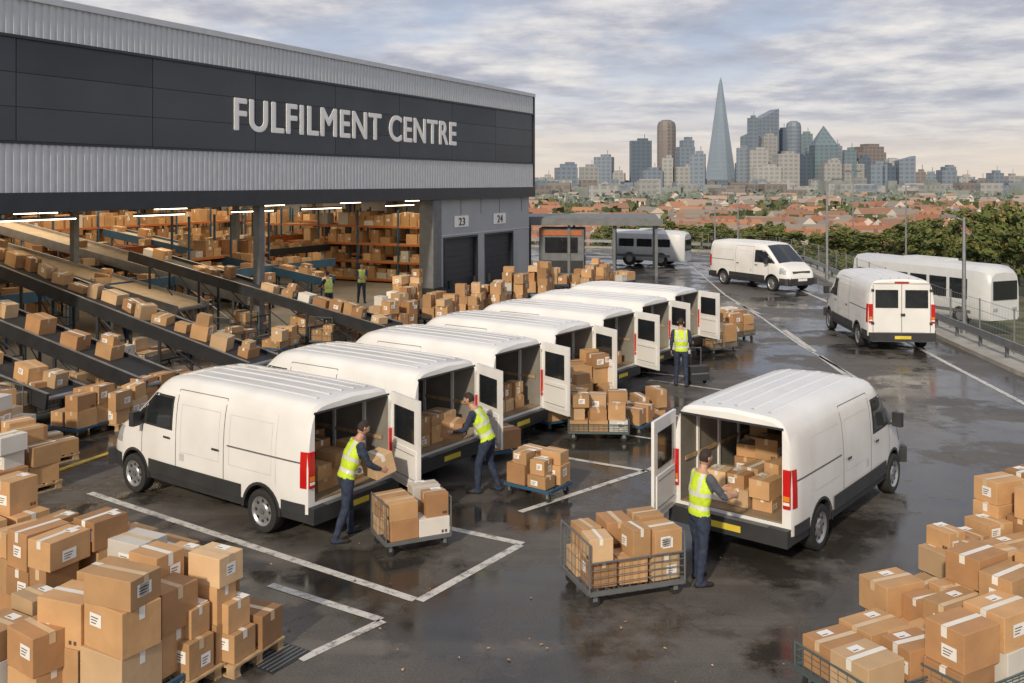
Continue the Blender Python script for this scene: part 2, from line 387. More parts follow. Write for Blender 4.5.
def van(loc,head,open_=True,sc=1,doors=(None,100),cg=None,seed=0):
    ang=math.atan2(head[1],head[0]); e=empty('delivery_van',(loc[0],loc[1],0),ang,sc)
    inst('body',BODY_O if open_ else BODY_C,e); inst('trim',TRIM_O if open_ else TRIM_C,e)
    for ax in AX:
        for s in(-1,1): inst('wheel',WHEEL,e,(ax,s*.86,.335),0 if s>0 else math.pi)
    if open_:
        for s,th_ in((1,doors[0]),(-1,doors[1])):
            if th_ is None: continue
            t=math.radians(th_); dx,dy=-math.sin(t),(-math.cos(t) if s>0 else math.cos(t))
            d=inst('rear_door',DOOR,e,(-2.63,s*.92,0),math.atan2(dy,dx)); d.scale=(1,-1 if s>0 else 1,1)
        if cg: cargo(cg,seed).obj('cargo_boxes',e)
    return e
hrow=Vector((-.816,.578)); lrow=Vector((-.578,-.816))
CG=[.85,.75,.9,.8,.6,.9,.5]
for k in range(7):
    C=Vector((-3.03,14.2))+k*Vector((1.31,2.43)); o=C+2.62*hrow-.95*lrow
    van(o,hrow,True,1,(None,[70,66,70,64,68,62,66][k]),CG[k],k+3)
hr=Vector((.631,.776)); lr=Vector((-.776,.631)); wr=Vector((4.52,14.09)); o=wr+.95*lr+1.62*hr
van(o,hr,True,1,(80,None),1.0,21)
van((12.9,49.6),(.45,-.89),False,1.1); van((12.55,33.3),(.07,1),False,1.1)
# ---------------------------------------------------------------- terrain, yard
YARD=[(-70,-25),(17,-25),(14.6,5),(14.2,20),(14.3,27),(15,35),(16.5,47),(18.2,60),(18,68),(14.5,74.5),(8,78),(-10,84),(-70,95)]
def pdist(x,y):
    ins=False; best=1e9; n=len(YARD)
    for i in range(n):
        x0,y0=YARD[i];x1,y1=YARD[(i+1)%n]
        if (y0>y)!=(y1>y) and x<(x1-x0)*(y-y0)/(y1-y0)+x0: ins=not ins
        dx,dy=x1-x0,y1-y0; t=max(0,min(1,((x-x0)*dx+(y-y0)*dy)/(dx*dx+dy*dy))); d=math.hypot(x-x0-t*dx,y-y0-t*dy); best=min(best,d)
    return -best if ins else best
def th(x,y):
    d=pdist(x,y)
    if d<1.2: return -.05
    z=-.05-1.9*min(1,(d-1.2)/5); t=max(0,min(1,(d-18)/150)); z-=16*t*t*(3-2*t)
    return z+ (.25*math.sin(x*.3+y*.17) if d>8 else 0)
def axis(lo,hi,near0,near1,step):
    a=[]; v=near0
    while v<=near1: a.append(v); v+=step
    s_=step; v=near1
    while v<hi: s_*=1.25; v+=s_; a.append(v)
    s_=step; v=near0
    while v>lo: s_*=1.25; v-=s_; a.insert(0,v)
    return a
XS=axis(-9000,9000,-20,60,2.0); YS=axis(-600,14000,-10,110,2.0)
mb=MB(); nY=len(YS)
def ramp(nt,fac,els):
    r=nt.nodes.new('ShaderNodeValToRGB'); nt.links.new(fac,r.inputs['Fac'])
    while len(r.color_ramp.elements)<len(els): r.color_ramp.elements.new(.5)
    for e,(p,c) in zip(r.color_ramp.elements,els): e.position=p; e.color=(*c,1) if len(c)==3 else c
    return r.outputs['Color']
def mixc(nt,f,a,b,mode='MIX'):
    m=nt.nodes.new('ShaderNodeMix'); m.data_type='RGBA'; m.blend_type=mode
    if isinstance(f,float): m.inputs[0].default_value=f
    else: nt.links.new(f,m.inputs[0])
    for k,v in((6,a),(7,b)):
        if isinstance(v,tuple): m.inputs[k].default_value=(*v,1)
        else: nt.links.new(v,m.inputs[k])
    return m.outputs[2]
def noise(nt,vec,scale,detail=5,rough=.55):
    n=nt.nodes.new('ShaderNodeTexNoise'); n.inputs['Scale'].default_value=scale; n.inputs['Detail'].default_value=detail; n.inputs['Roughness'].default_value=rough; nt.links.new(vec,n.inputs['Vector']); return n.outputs['Fac']
TM=bpy.data.materials.new('ground_grass_soil'); TM.use_nodes=True; nt=TM.node_tree; b=nt.nodes['Principled BSDF']; b.inputs['Roughness'].default_value=.95
ge=nt.nodes.new('ShaderNodeNewGeometry'); p=ge.outputs['Position']
c1=ramp(nt,noise(nt,p,.5,8),[(.35,(.045,.06,.025)),(.5,(.11,.11,.055)),(.65,(.18,.155,.11))])
c2=ramp(nt,noise(nt,p,.012,10,.7),[(.35,(.06,.08,.04)),(.5,(.13,.14,.085)),(.6,(.18,.15,.11)),(.7,(.08,.10,.05))])
sp=nt.nodes.new('ShaderNodeSeparateXYZ'); nt.links.new(p,sp.inputs[0])
def mr(nt,v,a,b_):
    m=nt.nodes.new('ShaderNodeMapRange'); nt.links.new(v,m.inputs[0]); m.inputs[1].default_value=a; m.inputs[2].default_value=b_; return m.outputs[0]
c=mixc(nt,mr(nt,sp.outputs[1],90,200),c1,c2); c=mixc(nt,mr(nt,sp.outputs[1],900,5000),c,(.40,.43,.45)); nt.links.new(c,b.inputs['Base Color'])  # second mix paints distance haze into the far ground colour
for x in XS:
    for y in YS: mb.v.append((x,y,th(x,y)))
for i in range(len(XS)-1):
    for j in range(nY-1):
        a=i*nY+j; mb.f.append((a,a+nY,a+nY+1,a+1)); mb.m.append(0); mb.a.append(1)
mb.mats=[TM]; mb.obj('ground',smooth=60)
# asphalt, damp in patches
AM=bpy.data.materials.new('asphalt'); AM.use_nodes=True; nt=AM.node_tree; b=nt.nodes['Principled BSDF']; ge=nt.nodes.new('ShaderNodeNewGeometry'); p=ge.outputs['Position']
big=noise(nt,p,.24,6,.62); med=noise(nt,p,1.1,7,.68); fine=noise(nt,p,40,3,.6)
c=ramp(nt,big,[(.32,(.055,.050,.045)),(.5,(.10,.091,.080)),(.68,(.155,.140,.121))])
c=mixc(nt,ramp(nt,med,[(.36,(.75,.75,.75)),(.58,(0,0,0))]),c,(.050,.045,.041))
c=mixc(nt,.28,c,ramp(nt,fine,[(.3,(.02,.02,.02)),(.7,(.23,.21,.19))]))
vo=nt.nodes.new('ShaderNodeTexVoronoi'); vo.feature='DISTANCE_TO_EDGE'; vo.inputs['Scale'].default_value=.22
wp=nt.nodes.new('ShaderNodeVectorMath'); wp.operation='ADD'; nz=nt.nodes.new('ShaderNodeTexNoise'); nz.inputs['Scale'].default_value=1.6; nz.inputs['Detail'].default_value=6; nt.links.new(p,nz.inputs['Vector']); nt.links.new(p,wp.inputs[0]); nt.links.new(nz.outputs['Color'],wp.inputs[1]); nt.links.new(wp.outputs[0],vo.inputs['Vector'])
cr=ramp(nt,vo.outputs['Distance'],[(.0,(.5,.5,.5)),(.0028,(0,0,0))]); c=mixc(nt,cr,c,(.02,.019,.018))
wv=nt.nodes.new('ShaderNodeMapping'); wv.inputs['Rotation'].default_value=(0,0,.95); wv.inputs['Scale'].default_value=(.12,1.6,1); nt.links.new(p,wv.inputs[0])
c=mixc(nt,ramp(nt,noise(nt,wv.outputs[0],1.0,5,.6),[(.54,(0,0,0)),(.70,(.4,.4,.4))]),c,(.21,.19,.165))
wet=ramp(nt,noise(nt,p,.30,7,.66),[(.455,(0,0,0)),(.52,(1,1,1))])
c=mixc(nt,wet,c,mixc(nt,1.0,c,(.42,.41,.40),'MULTIPLY'))
nt.links.new(c,b.inputs['Base Color'])
nt.links.new(mixc(nt,wet,ramp(nt,med,[(.35,(.45,.45,.45)),(.65,(.75,.75,.75))]),ramp(nt,med,[(.38,(.07,.07,.07)),(.62,(.24,.24,.24))])),b.inputs['Roughness'])
bp=nt.nodes.new('ShaderNodeBump'); bp.inputs['Distance'].default_value=.004; nt.links.new(noise(nt,p,60,2),bp.inputs['Height']); nt.links.new(bp.outputs[0],b.inputs['Normal'])
nt.links.new(ramp(nt,wet,[(0,(.4,.4,.4)),(1,(.07,.07,.07))]),bp.inputs['Strength'])
mb=MB(); mb.poly([(x,y,0) for x,y in YARD],AM); mb.obj('asphalt_yard')
WM=bpy.data.materials.new('worn_road_paint'); WM.use_nodes=True; nt=WM.node_tree; b=nt.nodes['Principled BSDF']; ge=nt.nodes.new('ShaderNodeNewGeometry'); b.inputs['Roughness'].default_value=.5
nt.links.new(mixc(nt,ramp(nt,noise(nt,ge.outputs['Position'],5,9,.8),[(.49,(0,0,0)),(.61,(.85,.85,.85))]),(.60,.585,.55),(.14,.13,.12)),b.inputs['Base Color'])
def line(mb,pts,w=.12,z=.005):
    for a,c_ in zip(pts,pts[1:]):
        a=Vector((a[0],a[1],z));c_=Vector((c_[0],c_[1],z)); d=(c_-a).normalized(); n=Vector((-d.y,d.x,0))*w/2
        mb.poly([a-n,c_-n,c_+n,a+n],WM)
mb=MB()
L=lambda *ps:[G(*p) for p in ps]
line(mb,L((90,493),(415,600)),.14); line(mb,L((419,601),(520,545)),.14); line(mb,L((523,544),(410,520)),.14)
line(mb,L((270,585),(381,620)),.13); line(mb,L((383,621),(300,660)),.13)
line(mb,L((505,448),(645,471)),.12); line(mb,L((647,471),(668,460)),.12); line(mb,L((520,512),(648,470)),.12)
line(mb,L((560,425),(660,440)),.1);line(mb,L((625,408),(690,418)),.1);line(mb,L((650,380),(735,392)),.1)
line(mb,L((640,372),(700,378)),.1);line(mb,L((662,345),(740,350)),.1)
line(mb,L((735,303),(760,314)),.14);line(mb,L((784,330),(815,352)),.2);line(mb,L((820,356),(848,376)),.2)
line(mb,L((685,262),(702,275),(725,295),(762,318),(800,345),(860,380)),.1)
line(mb,L((800,290),(860,316),(915,346),(960,370),(1040,412)),.15)
line(mb,L((690,268),(715,272),(760,283)),.14)
for i in range(6): line(mb,L((686+i*6,262+i*1.3),(700+i*8,268+i*2.2)),.1,.009)
mb.obj('road_markings')
YL=mk('yellow_paint',(.45,.32,.05),.7,var=.3,scale=6)
mb=MB(); a,b_=G(10,487),G(112,452)
d=(b_-a).normalized(); n=Vector((-d.y,d.x,0))*.07; u5=Vector((0,0,.005)); mb.poly([a-n+u5,b_-n+u5,b_+n+u5,a+n+u5],YL); mb.obj('yellow_floor_line')
mb=MB(); g=G(262,652); mb.boxM(TR((g.x,g.y,.004),-.55),.95,.6,.008,DSTEEL)
for i in range(14): mb.boxM(TR((g.x,g.y,.012),-.55)@TR((-.43+i*.066,0,0)),.02,.56,.006,STEEL)
mb.obj('drain_grate')
mb=MB(); rl=random.Random(77)
for i in range(60):
    g=G(rl.uniform(230,820),rl.uniform(420,683)); s=rl.uniform(.008,.025); M=TR((g.x,g.y,.012),rl.uniform(0,6))
    mb.poly([M@Vector((-s,-s*.6,0)),M@Vector((s,-s*.5,.004)),M@Vector((s*.8,s*.6,0)),M@Vector((-s*.9,s*.5,.005))],rl.choice([CARD3,CARD,INK,CARD2]))
mb.obj('scattered_paper_scraps')
CONC=mk('concrete',(.34,.33,.30),.85,var=.2,scale=1.5)
edge=[Vector((x,y,0)) for x,y in YARD[1:12]]
mb=MB()
def strip(mb,pts,o0,o1,z0,z1,mat):
    for a,c_ in zip(pts,pts[1:]):
        d=(c_-a).normalized(); n=Vector((d.y,-d.x,0))
        M=Matrix(((d.x,n.x,0,(a.x+c_.x)/2+n.x*(o0+o1)/2),(d.y,n.y,0,(a.y+c_.y)/2+n.y*(o0+o1)/2),(0,0,1,(z0+z1)/2),(0,0,0,1)))
        mb.boxM(M,(c_-a).length+.02,abs(o1-o0),z1-z0,mat)
strip(mb,edge,-.15,.05,-.1,.13,CONC); mb.obj('kerb')
mb=MB(); strip(mb,edge,.06,1.1,-.3,.10,CONC); mb.obj('pavement')
mb=MB()
strip(mb,edge[2:],.35,.40,.45,.68,CHROME)
for a,c_ in zip(edge[2:],edge[3:]):
    d=(c_-a); n=int(d.length/2); dn=d.normalized(); nn=Vector((dn.y,-dn.x,0))
    for i in range(n): p_=a+d*(i/n)+nn*.46; mb.box(p_.x-.04,p_.x+.04,p_.y-.04,p_.y+.04,.1,.66,STEEL)
mb.obj('crash_barrier')
mb=MB()
for a,c_ in zip(edge[1:],edge[2:]):
    d=(c_-a); L_=d.length; dn=d.normalized(); nn=Vector((dn.y,-dn.x,0))*.95; n=max(1,int(L_/2.5))
    for i in range(n+1):
        p_=a+d*(i/n)+nn; mb.bar(p_+Vector((0,0,.0)),p_+Vector((0,0,1.5)),.028,CHROME,6)
    for z in(.2,.7,1.1,1.45): mb.bar(a+nn+Vector((0,0,z)),c_+nn+Vector((0,0,z)),.008,CHROME,4)
    m=int(L_/.22)
    for i in range(m):
        p_=a+d*(i/m)+nn; mb.bar(p_+Vector((0,0,.15)),p_+Vector((0,0,1.45)),.003,CHROME,3)
mb.obj('mesh_fence')
def lamp_mesh(h,two=True):
    mb=MB(); mb.bar((0,0,0),(0,0,.5),.11,CHROME,10); mb.bar((0,0,.5),(0,0,h),.08,CHROME,10,.05)
    for s in((-1,1) if two else (1,)):
        mb.bar((0,0,h-.1),(s*.35,0,h+.03),.03,CHROME,6); mb.boxM(TR((s*.52,0,h+.05)),.50,.2,.10,STEEL); mb.boxM(TR((s*.52,0,h-.006)),.36,.14,.012,LABEL)
    return mb.mesh('street_lamp',40)
g=G(964,336); inst('street_lamp',lamp_mesh(4.15,False),None,g,2.9)
LM=lamp_mesh(6.0)
for px,Y,top in((827,52,180),(853,95,172),(738,80,196),(906,75,186),(715,78,200)):
    X=(px-512)*Y/FP; z0=th(X,Y); hh=5.4-(top-HZ)*Y/FP-z0; inst('street_lamp',LM,None,(X,Y,z0),R.uniform(-.4,.4),(1,1,hh/6))
# ---------------------------------------------------------------- warehouse
Cn=Vector((1.18,54,0)); ud=Vector((-.438,-.899,0)); wd=Vector((-.899,.438,0))
BA=math.atan2(ud.y,ud.x)
WHM=TR(Cn,BA)
wh=empty('fulfilment_warehouse',Cn,BA)
def wbox(mb,t0,t1,w0,w1,z0,z1,mat): mb.box(t0,t1,-w1,-w0,z0,z1,mat)
LG=mk('light_grey_cladding',(.56,.585,.62),.42,metal=.1,var=.05); DG=mk('charcoal_cladding',(.056,.064,.078),.42,metal=.2,var=.16,scale=.5); TRIMD=mk('anthracite_trim',(.035,.04,.05),.4,metal=.2)
WALLG=mk('grey_wall_panel',(.40,.42,.44),.6,var=.06,scale=.8); DOORG=mk('dock_door_dark',(.04,.042,.05),.5,var=.1); BEIGE=mk('interior_wall',(.50,.40,.26),.8,var=.2,scale=.7); FLR=mk('warehouse_floor',(.20,.19,.17),.5,var=.2,scale=.6)
TL=62
mb=MB()
wbox(mb,0,TL,.05,.45,4.6,10.3,DG)
wbox(mb,0,TL,.46,36,10.1,10.25,STEEL)
wbox(mb,0,.3,.46,36,0,10.09,BEIGE); wbox(mb,-.06,-.002,.46,36,0,10.09,LG); wbox(mb,TL-.3,TL,.46,36,0,10.09,LG); wbox(mb,.31,TL-.31,35.7,36,0,10.09,BEIGE)
wbox(mb,.31,TL-.31,.46,35.6,5.05,5.2,BEIGE)
mb.obj('shell',wh)
mb=MB()
for k in range(11):
    w=3+k*3; wbox(mb,.301,.42,w-.09,w+.09,0,5.04,STEEL)
    wbox(mb,.301,.34,w+.5,w+2.4,3.3,4.4,LG)
for z in(1.4,2.9): wbox(mb,.345,.40,.5,35.6,z,z+.09,ORANGE)
mb.obj('interior_wall_framing',wh)
def corr(mb,z0,z1,w,mat,pitch=.22,dep=.035):
    n=int(TL/pitch)
    for i in range(n):
        t=i*pitch; ts=[t,t+pitch*.3,t+pitch*.42,t+pitch*.88,t+pitch]; ws=[w,w,w-dep,w-dep,w]
        for k in range(4): mb.poly([(ts[k],-ws[k],z0),(ts[k+1],-ws[k+1],z0),(ts[k+1],-ws[k+1],z1),(ts[k],-ws[k],z1)],mat)
mb=MB(); corr(mb,9.22,10.18,0.0,LG); corr(mb,5.12,6.42,0.0,LG); mb.obj('corrugated_cladding',wh)
mb=MB(); wbox(mb,-.12,TL,-.10,.5,10.18,10.36,LG); wbox(mb,-.1,TL,-.06,.04,9.16,9.24,TRIMD); wbox(mb,-.1,TL,-.06,.04,6.40,6.46,TRIMD); wbox(mb,-.1,TL,-.10,.45,4.58,5.12,TRIMD)
wbox(mb,-.12,-.01,-.07,.5,5.13,10.17,TRIMD)
mb.obj('facade_trims',wh)
mb=MB()
t=.02; rp=random.Random(8); DGs=[DG,mk('charcoal_cladding_b',(.064,.072,.086),.4,metal=.2,var=.12,scale=.5),mk('charcoal_cladding_c',(.050,.058,.071),.45,metal=.2,var=.12,scale=.5)]
while t<TL-1:
    for k in range(3):
        z0=6.47+k*.898; wbox(mb,t+.012,min(t+4.6,TL)-.012,0.0,.049,z0+.008,z0+.890,rp.choice(DGs))
    t+=4.6
mb.obj('dark_facade_panels',wh)
mb=MB(); z1=4.57
def wallseg(t0,t1,za,zb,mat=WALLG): wbox(mb,t0,t1,.25,.5,za,zb,mat)
dd=[(2.1,5.4),(6.2,9.6)]
wallseg(.0,2.1,0,z1); wallseg(5.4,6.2,0,z1); wallseg(9.6,10.2,0,z1)
for a,c_ in dd: wallseg(a,c_,2.75,z1)
for t in (1.0,3.7,5.8,7.9): wbox(mb,t-.01,t+.01,.235,.249,3.8,z1,TRIMD)
wbox(mb,0,10.2,.22,.249,2.82,2.88,LG)
mb.obj('dock_wall',wh)
mb=MB()
for a,c_ in dd:
    for k in range(9): wbox(mb,a+.12,c_-.12,.40,.45,.02+k*.295,.305+k*.295,DOORG)
    wbox(mb,a,a+.12,.2,.46,0,2.75,TRIMD); wbox(mb,c_-.12,c_,.2,.46,0,2.75,TRIMD); wbox(mb,a+.12,c_-.12,.2,.46,2.66,2.749,TRIMD)
    for s in(a+.3,c_-.5): wbox(mb,s,s+.2,.05,.2,.3,.7,TYRE)
mb.obj('dock_doors',wh)
mb=MB(); wbox(mb,10.2,10.95,.0,.75,0,4.57,STEEL); wbox(mb,10.15,11.0,-.05,.8,0,.5,DSTEEL)
for t in(22.5,35,47,58): wbox(mb,t-.14,t+.14,.15,.43,0,4.57,STEEL)
for w in(9,18,27):
    for t in(5,14,23,32,41,50): wbox(mb,t-.12,t+.12,w-.12,w+.12,0,5.04,STEEL)
    wbox(mb,.4,TL-.4,w-.1,w+.1,4.7,5.04,STEEL)
mb.obj('columns_and_beams',wh)
mb=MB(); wbox(mb,.3,TL,-.0,35.6,.001,.014,FLR); mb.obj('floor_slab',wh)
WHT=mk('sign_white',(.92,.92,.91),.5,var=.01)
def text(body,name,parent,x,y,z,rz,W,Hh,mat,ext=.012,bold=0):
    cu=bpy.data.curves.new(name,'FONT'); cu.body=body; cu.extrude=.02; cu.space_character=1.1
    o=bpy.data.objects.new(name,cu); S.collection.objects.link(o); bpy.context.view_layer.update()
    dg=bpy.context.evaluated_depsgraph_get(); me=bpy.data.meshes.new_from_object(o.evaluated_get(dg)); bpy.data.objects.remove(o)
    xs=[v.co.x for v in me.vertices]; ys=[v.co.y for v in me.vertices]; x0,x1,y0,y1=min(xs),max(xs),min(ys),max(ys)
    vs=[Vector(((v.co.x-x0)/(x1-x0)*W,-v.co.z*ext/.02,(v.co.y-y0)/(y1-y0)*Hh)) for v in me.vertices]; fs=[tuple(p.vertices) for p in me.polygons]
    mb=MB(); offs=[(0,0)] if not bold else [(-bold,0),(-bold/2,.5*bold),(-bold/2,-.5*bold),(0,0),(bold/2,.5*bold),(bold/2,-.5*bold),(bold,0)]
    for k,(dx,dz) in enumerate(offs): mb.raw([v+Vector((dx,-.002*k if False else .002*k,dz)) for v in vs],fs,mat)
    o=mb.obj(name,parent); o.location=(x,y,z); o.rotation_euler=(0,0,rz); return o
text('FULFILMENT CENTRE','sign_lettering',wh,24.05,.02,7.16,math.pi,15.2,1.08,WHT,bold=.05)
mb=MB()
for t in(3.75,7.9): wbox(mb,t-.7,t+.7,.20,.234,3.2,3.75,WHT)
mb.obj('door_number_plates',wh)
text('23','door_number',wh,8.2,-.18,3.28,math.pi,.6,.38,INK); text('24','door_number',wh,4.05,-.18,3.28,math.pi,.6,.38,INK)
TUBE=mk('fluorescent_tube',(1,.9,.75),.4,emis=(1,.84,.58),es=7)
mb=MB()
def wt(px,off=.9):
    k=(px-512)/FP; P0=Cn+wd*off; return (P0.x-k*P0.y)/(-ud.x+k*ud.y)
tubes=[]
for px,ln in((38,2.4),(160,2.0),(253,2.1),(322,2.4),(400,2.2)): tubes.append((wt(px),.9,ln))
for w in(6,12,18,24):
    for t in range(3,55,6): tubes.append((t+.5*w%3,w,1.6))
for t,w,ln in tubes:
    wbox(mb,t-ln/2,t+ln/2,w-.06,w+.06,4.33,4.36,TUBE); wbox(mb,t-ln/2,t+ln/2,w-.1,w+.1,4.361,4.42,STEEL); wbox(mb,t-.01,t+.01,w-.01,w+.01,4.42,5.04,STEEL)
mb.obj('ceiling_lamps',wh)
for i,(t,w,sx,sy,P) in enumerate(((16,4,22,3,550),(40,5,22,4,400),(12,16,20,8,850),(30,17,18,8,750))):
    ld=bpy.data.lights.new('ceiling_light','AREA'); ld.shape='RECTANGLE'; ld.size=sx; ld.size_y=sy; ld.energy=P; ld.color=(1,.80,.55)
    lo=bpy.data.objects.new('ceiling_light',ld); S.collection.objects.link(lo); lo.parent=wh; lo.location=(t,-w,4.3)
def conveyor(A,B,wid=.9,mat=BELT,boxes=True,dens=.8,side=DSTEEL,seed=0):
    r=random.Random(seed); A=Vector(A);B=Vector(B); d=(B-A); L_=d.length; d.normalize(); n=Vector((0,0,1)).cross(d).normalized(); up=d.cross(n).normalized()
    M=Matrix(((d.x,n.x,up.x,A.x),(d.y,n.y,up.y,A.y),(d.z,n.z,up.z,A.z),(0,0,0,1)))
    mb=MB()
    def bx(x0,x1,y0,y1,z0,z1,m): mb.boxM(M@Matrix.Translation(((x0+x1)/2,(y0+y1)/2,(z0+z1)/2)),x1-x0,y1-y0,z1-z0,m)
    bx(0,L_,-wid/2,wid/2,-.06,0,mat)
    for s in(-1,1):
        bx(-.1,L_+.1,s*(wid/2+.035)-.03,s*(wid/2+.035)+.03,-.26,.09,side); bx(-.1,L_+.1,s*(wid/2+.035)-.036,s*(wid/2+.035)+.036,.091,.105,CHROME)
    mb.bar(M@Vector((0,-wid/2,-.07)),M@Vector((0,wid/2,-.07)),.07,CHROME,10)
    x=.6
    while x<L_:
        for s in(-1,1):
            p_=M@Vector((x,s*(wid/2+.03),-.2)); mb.box(p_.x-.035,p_.x+.035,p_.y-.035,p_.y+.035,0,p_.z,side)
        a=M@Vector((x,-wid/2,-.2));b2=M@Vector((x,wid/2,-.2)); a.z*=.5;b2.z*=.5; mb.bar(a,b2,.025,side,4)
        if x+2.4<L_:
            for s in(-1,1):
                a=M@Vector((x,s*(wid/2+.03),-.2));b2=M@Vector((x+2.4,s*(wid/2+.03),-.2)); a.z=.15; mb.bar(a,b2,.02,side,4)
        x+=2.4
    mb.obj('belt_conveyor')
    if boxes:
        mb=MB(); x=.3
        while x<L_-.4:
            w=r.uniform(.3,.6)
            if r.random()<dens:
                dd_=r.uniform(.3,.5);hh=r.uniform(.18,.42); rz=math.radians(r.uniform(-18,18))
                cardbox(mb,M@TR((x+w/2,r.uniform(-.18,.18),.003),rz),w,dd_,hh,r)
                if r.random()<.25: cardbox(mb,M@TR((x+w/2,r.uniform(-.1,.1),.005+hh),rz+.2),w*.7,dd_*.7,hh*.7,r)
            x+=w+r.uniform(.05,.4)
        mb.obj('conveyor_parcels')
def cv(x,y,z0,L_,rise,**k):
    A=Vector((x,y,z0)); B=A+wd*L_+Vector((0,0,rise)); conveyor(A,B,**k)
cv(-6.5,24.9,.75,14,3.1,seed=1,wid=1.1,dens=.95); cv(-8.3,22.6,.75,9,1.9,seed=2,dens=.8); cv(-9.9,21.2,.75,7,1.2,seed=3,dens=.8)
cv(-3.9,30.9,.75,11,2.0,seed=4,dens=.9)
def W2(t,w,z=0): return Cn+ud*t+wd*w+Vector((0,0,z))
conveyor(W2(24,2,1.1),W2(24,17,3.6),1.4,TANBELT,True,.15,CHROME,seed=5); conveyor(W2(20.5,2,1.1),W2(20.5,17,3.6),1.4,TANBELT,True,.15,CHROME,seed=6)
conveyor(W2(15,3,1.2),W2(15,16,3.0),.9,TANBELT,True,.4,BLUE,seed=7)
conveyor(W2(11,6,1.6),W2(34,6,1.7),.8,BELT,True,.7,BLUE,seed=8); conveyor(W2(4,13,2.3),W2(36,13,2.35),.8,BELT,True,.6,ORANGE,seed=12); conveyor(W2(5,10,1.9),W2(30,10,1.95),.8,BELT,True,.6,DSTEEL,seed=14)
def rack(t0,t1,w,levels=(.15,1.15,2.15,3.1),seed=0,M=None):
    r=random.Random(seed); M=M or WHM; mb=MB(); t=t0
    while t<=t1+.01:
        for ww in(w,w+1.0): mb.boxM(M@TR((t,-ww,1.95)),.08,.08,3.9,BLUE)
        t+=2.6
    for z in levels:
        for ww in(w,w+1.0): mb.boxM(M@TR(((t0+t1)/2,-ww,z)),t1-t0,.05,.10,ORANGE)
        mb.boxM(M@TR(((t0+t1)/2,-w-.5,z+.055)),t1-t0,.94,.02,WOOD)
    mb.obj('pallet_rack')
    mb=MB()
    for z in levels:
        t=t0+.15
        while t<t1-.6:
            wdt=r.uniform(.4,.75)
            if r.random()<.72:
                hh=r.uniform(.25,.75); cardbox(mb,M@TR((t+wdt/2,-w-.4,z+.068),r.uniform(-.05,.05)),wdt*.94,r.uniform(.5,.75),hh,r)
                if hh<.45 and r.random()<.5: cardbox(mb,M@TR((t+wdt/2,-w-.4,z+.07+hh),r.uniform(-.1,.1)),wdt*.8,.45,r.uniform(.15,.35),r)
            t+=wdt+.03
    mb.obj('racked_parcels')
rack(2,38,17,seed=1); rack(1,36,21,seed=2); rack(1,32,26,seed=3); rack(12.5,17.7,8.3,(.15,1.1,2.0),seed=4)
ME=WHM@TR((0,0,0),-math.pi/2)
for off,sd in((-2.0,31),(-6.0,32)): rack(2.5,15.5,off,(.15,1.1,2.05,3.0),seed=sd,M=ME)
for i in range(16):
    t=R.uniform(10,40);w=R.uniform(1.5,15)
    load(R.choice(['gcart','pallet','bcart','lcart']),W2(t,w,.02),BA+R.choice([0,1.57])+R.uniform(-.1,.1),1.15,.78,2,2,R.uniform(.6,1.5),.7)
spots=[(190,352),(236,346),(306,338),(345,330),(280,352),(385,318),(405,324),(375,335),(150,366),(120,385),(250,335),(330,345)]
for px,py in spots:
    load(R.choice(['gcart','bcart','lcart','pallet']),G(px,py),BA+R.uniform(-.15,.15),1.15,.78,2,2,R.uniform(.5,1.0),.6,(.2,.36))
for px,py,h,k in((18,492,1.1,'pallet'),(40,462,.8,'pallet'),(0,458,1.3,'pallet'),(84,432,.75,'bcart'),(118,424,.9,'pallet'),(148,410,.8,'lcart'),(25,425,.9,'gcart'),(172,396,.6,'pallet'),(-15,435,1.2,'gcart'),(66,408,1.0,'gcart')):
    load(k,G(px,py),BA+R.uniform(-.25,.25),1.15,.8,2,2,h,.6,bev=py>440)
for px,py,h in((470,318,1.3),(492,312,1.5),(515,305,1.6),(405,315,1.6),(395,330,1.3),(583,292,1.3),(600,286,1.4),(560,287,1.0),(440,322,1.1),(541,296,1.5),(622,284,.8)):
    load(R.choice(['pallet','bcart']),G(px,py),BA+R.uniform(-.3,.3),1.4,1.0,3,2,h,.55,(.25,.5))
for px,py,h in((716,352,1.0),(735,340,.9),(705,345,1.1),(728,336,.9)): load('lcart',G(px,py),.6+R.uniform(-.1,.1),1.15,.8,2,2,h,.75)
load('bcart',G(560,425),.55,1.2,.8,2,2,1.0,.8,(.2,.34)); load('lcart',G(598,437),-.05,1.25,.8,3,2,.65,.8,(.2,.34)); load('bcart',G(628,430),-.6,1.0,.7,2,2,.5,.8); load(None,G(645,420),.3,.8,.7,2,1,.75,.9); load('bcart',G(585,412),.5,1.2,.8,2,2,1.2,.85,(.24,.36))
load('bcart',G(538,494),-.62,.9,.7,2,2,.62,.85,(.2,.34),bev=True); load('cart',G(411,545),.45,1.0,.70,2,2,.72,.85,(.24,.34),bev=True)
load('cage',G(622,588),.33,1.3,.9,3,2,.78,.75,(.26,.38),bev=True)
load('bcart',G(497,458),.5,.8,.6,1,1,.4,.9)
def pal(px,py,ang,**k): load('pallet',G(px,py),ang,bev=True,**k)
pal(60,622,-.55,W=1.3,D=1.15,nx=3,ny=2,h=1.3,hmin=.75,bh=(.28,.46))
pal(-15,585,-.55,W=1.3,D=1.1,nx=2,ny=2,h=1.3,hmin=.75,bh=(.3,.5))
pal(135,612,-.5,W=1.25,D=1.0,nx=2,ny=2,h=1.05,hmin=.8,bh=(.26,.42))
load('bcart',G(120,690),-.45,1.35,1.05,2,2,1.15,.8,(.3,.48),bev=True)
pal(222,652,-.48,W=1.15,D=.8,nx=2,ny=2,h=.55,hmin=.9,bh=(.22,.4))
pal(186,668,-.5,W=1.0,D=.8,nx=2,ny=2,h=1.15,hmin=.8,bh=(.28,.46))
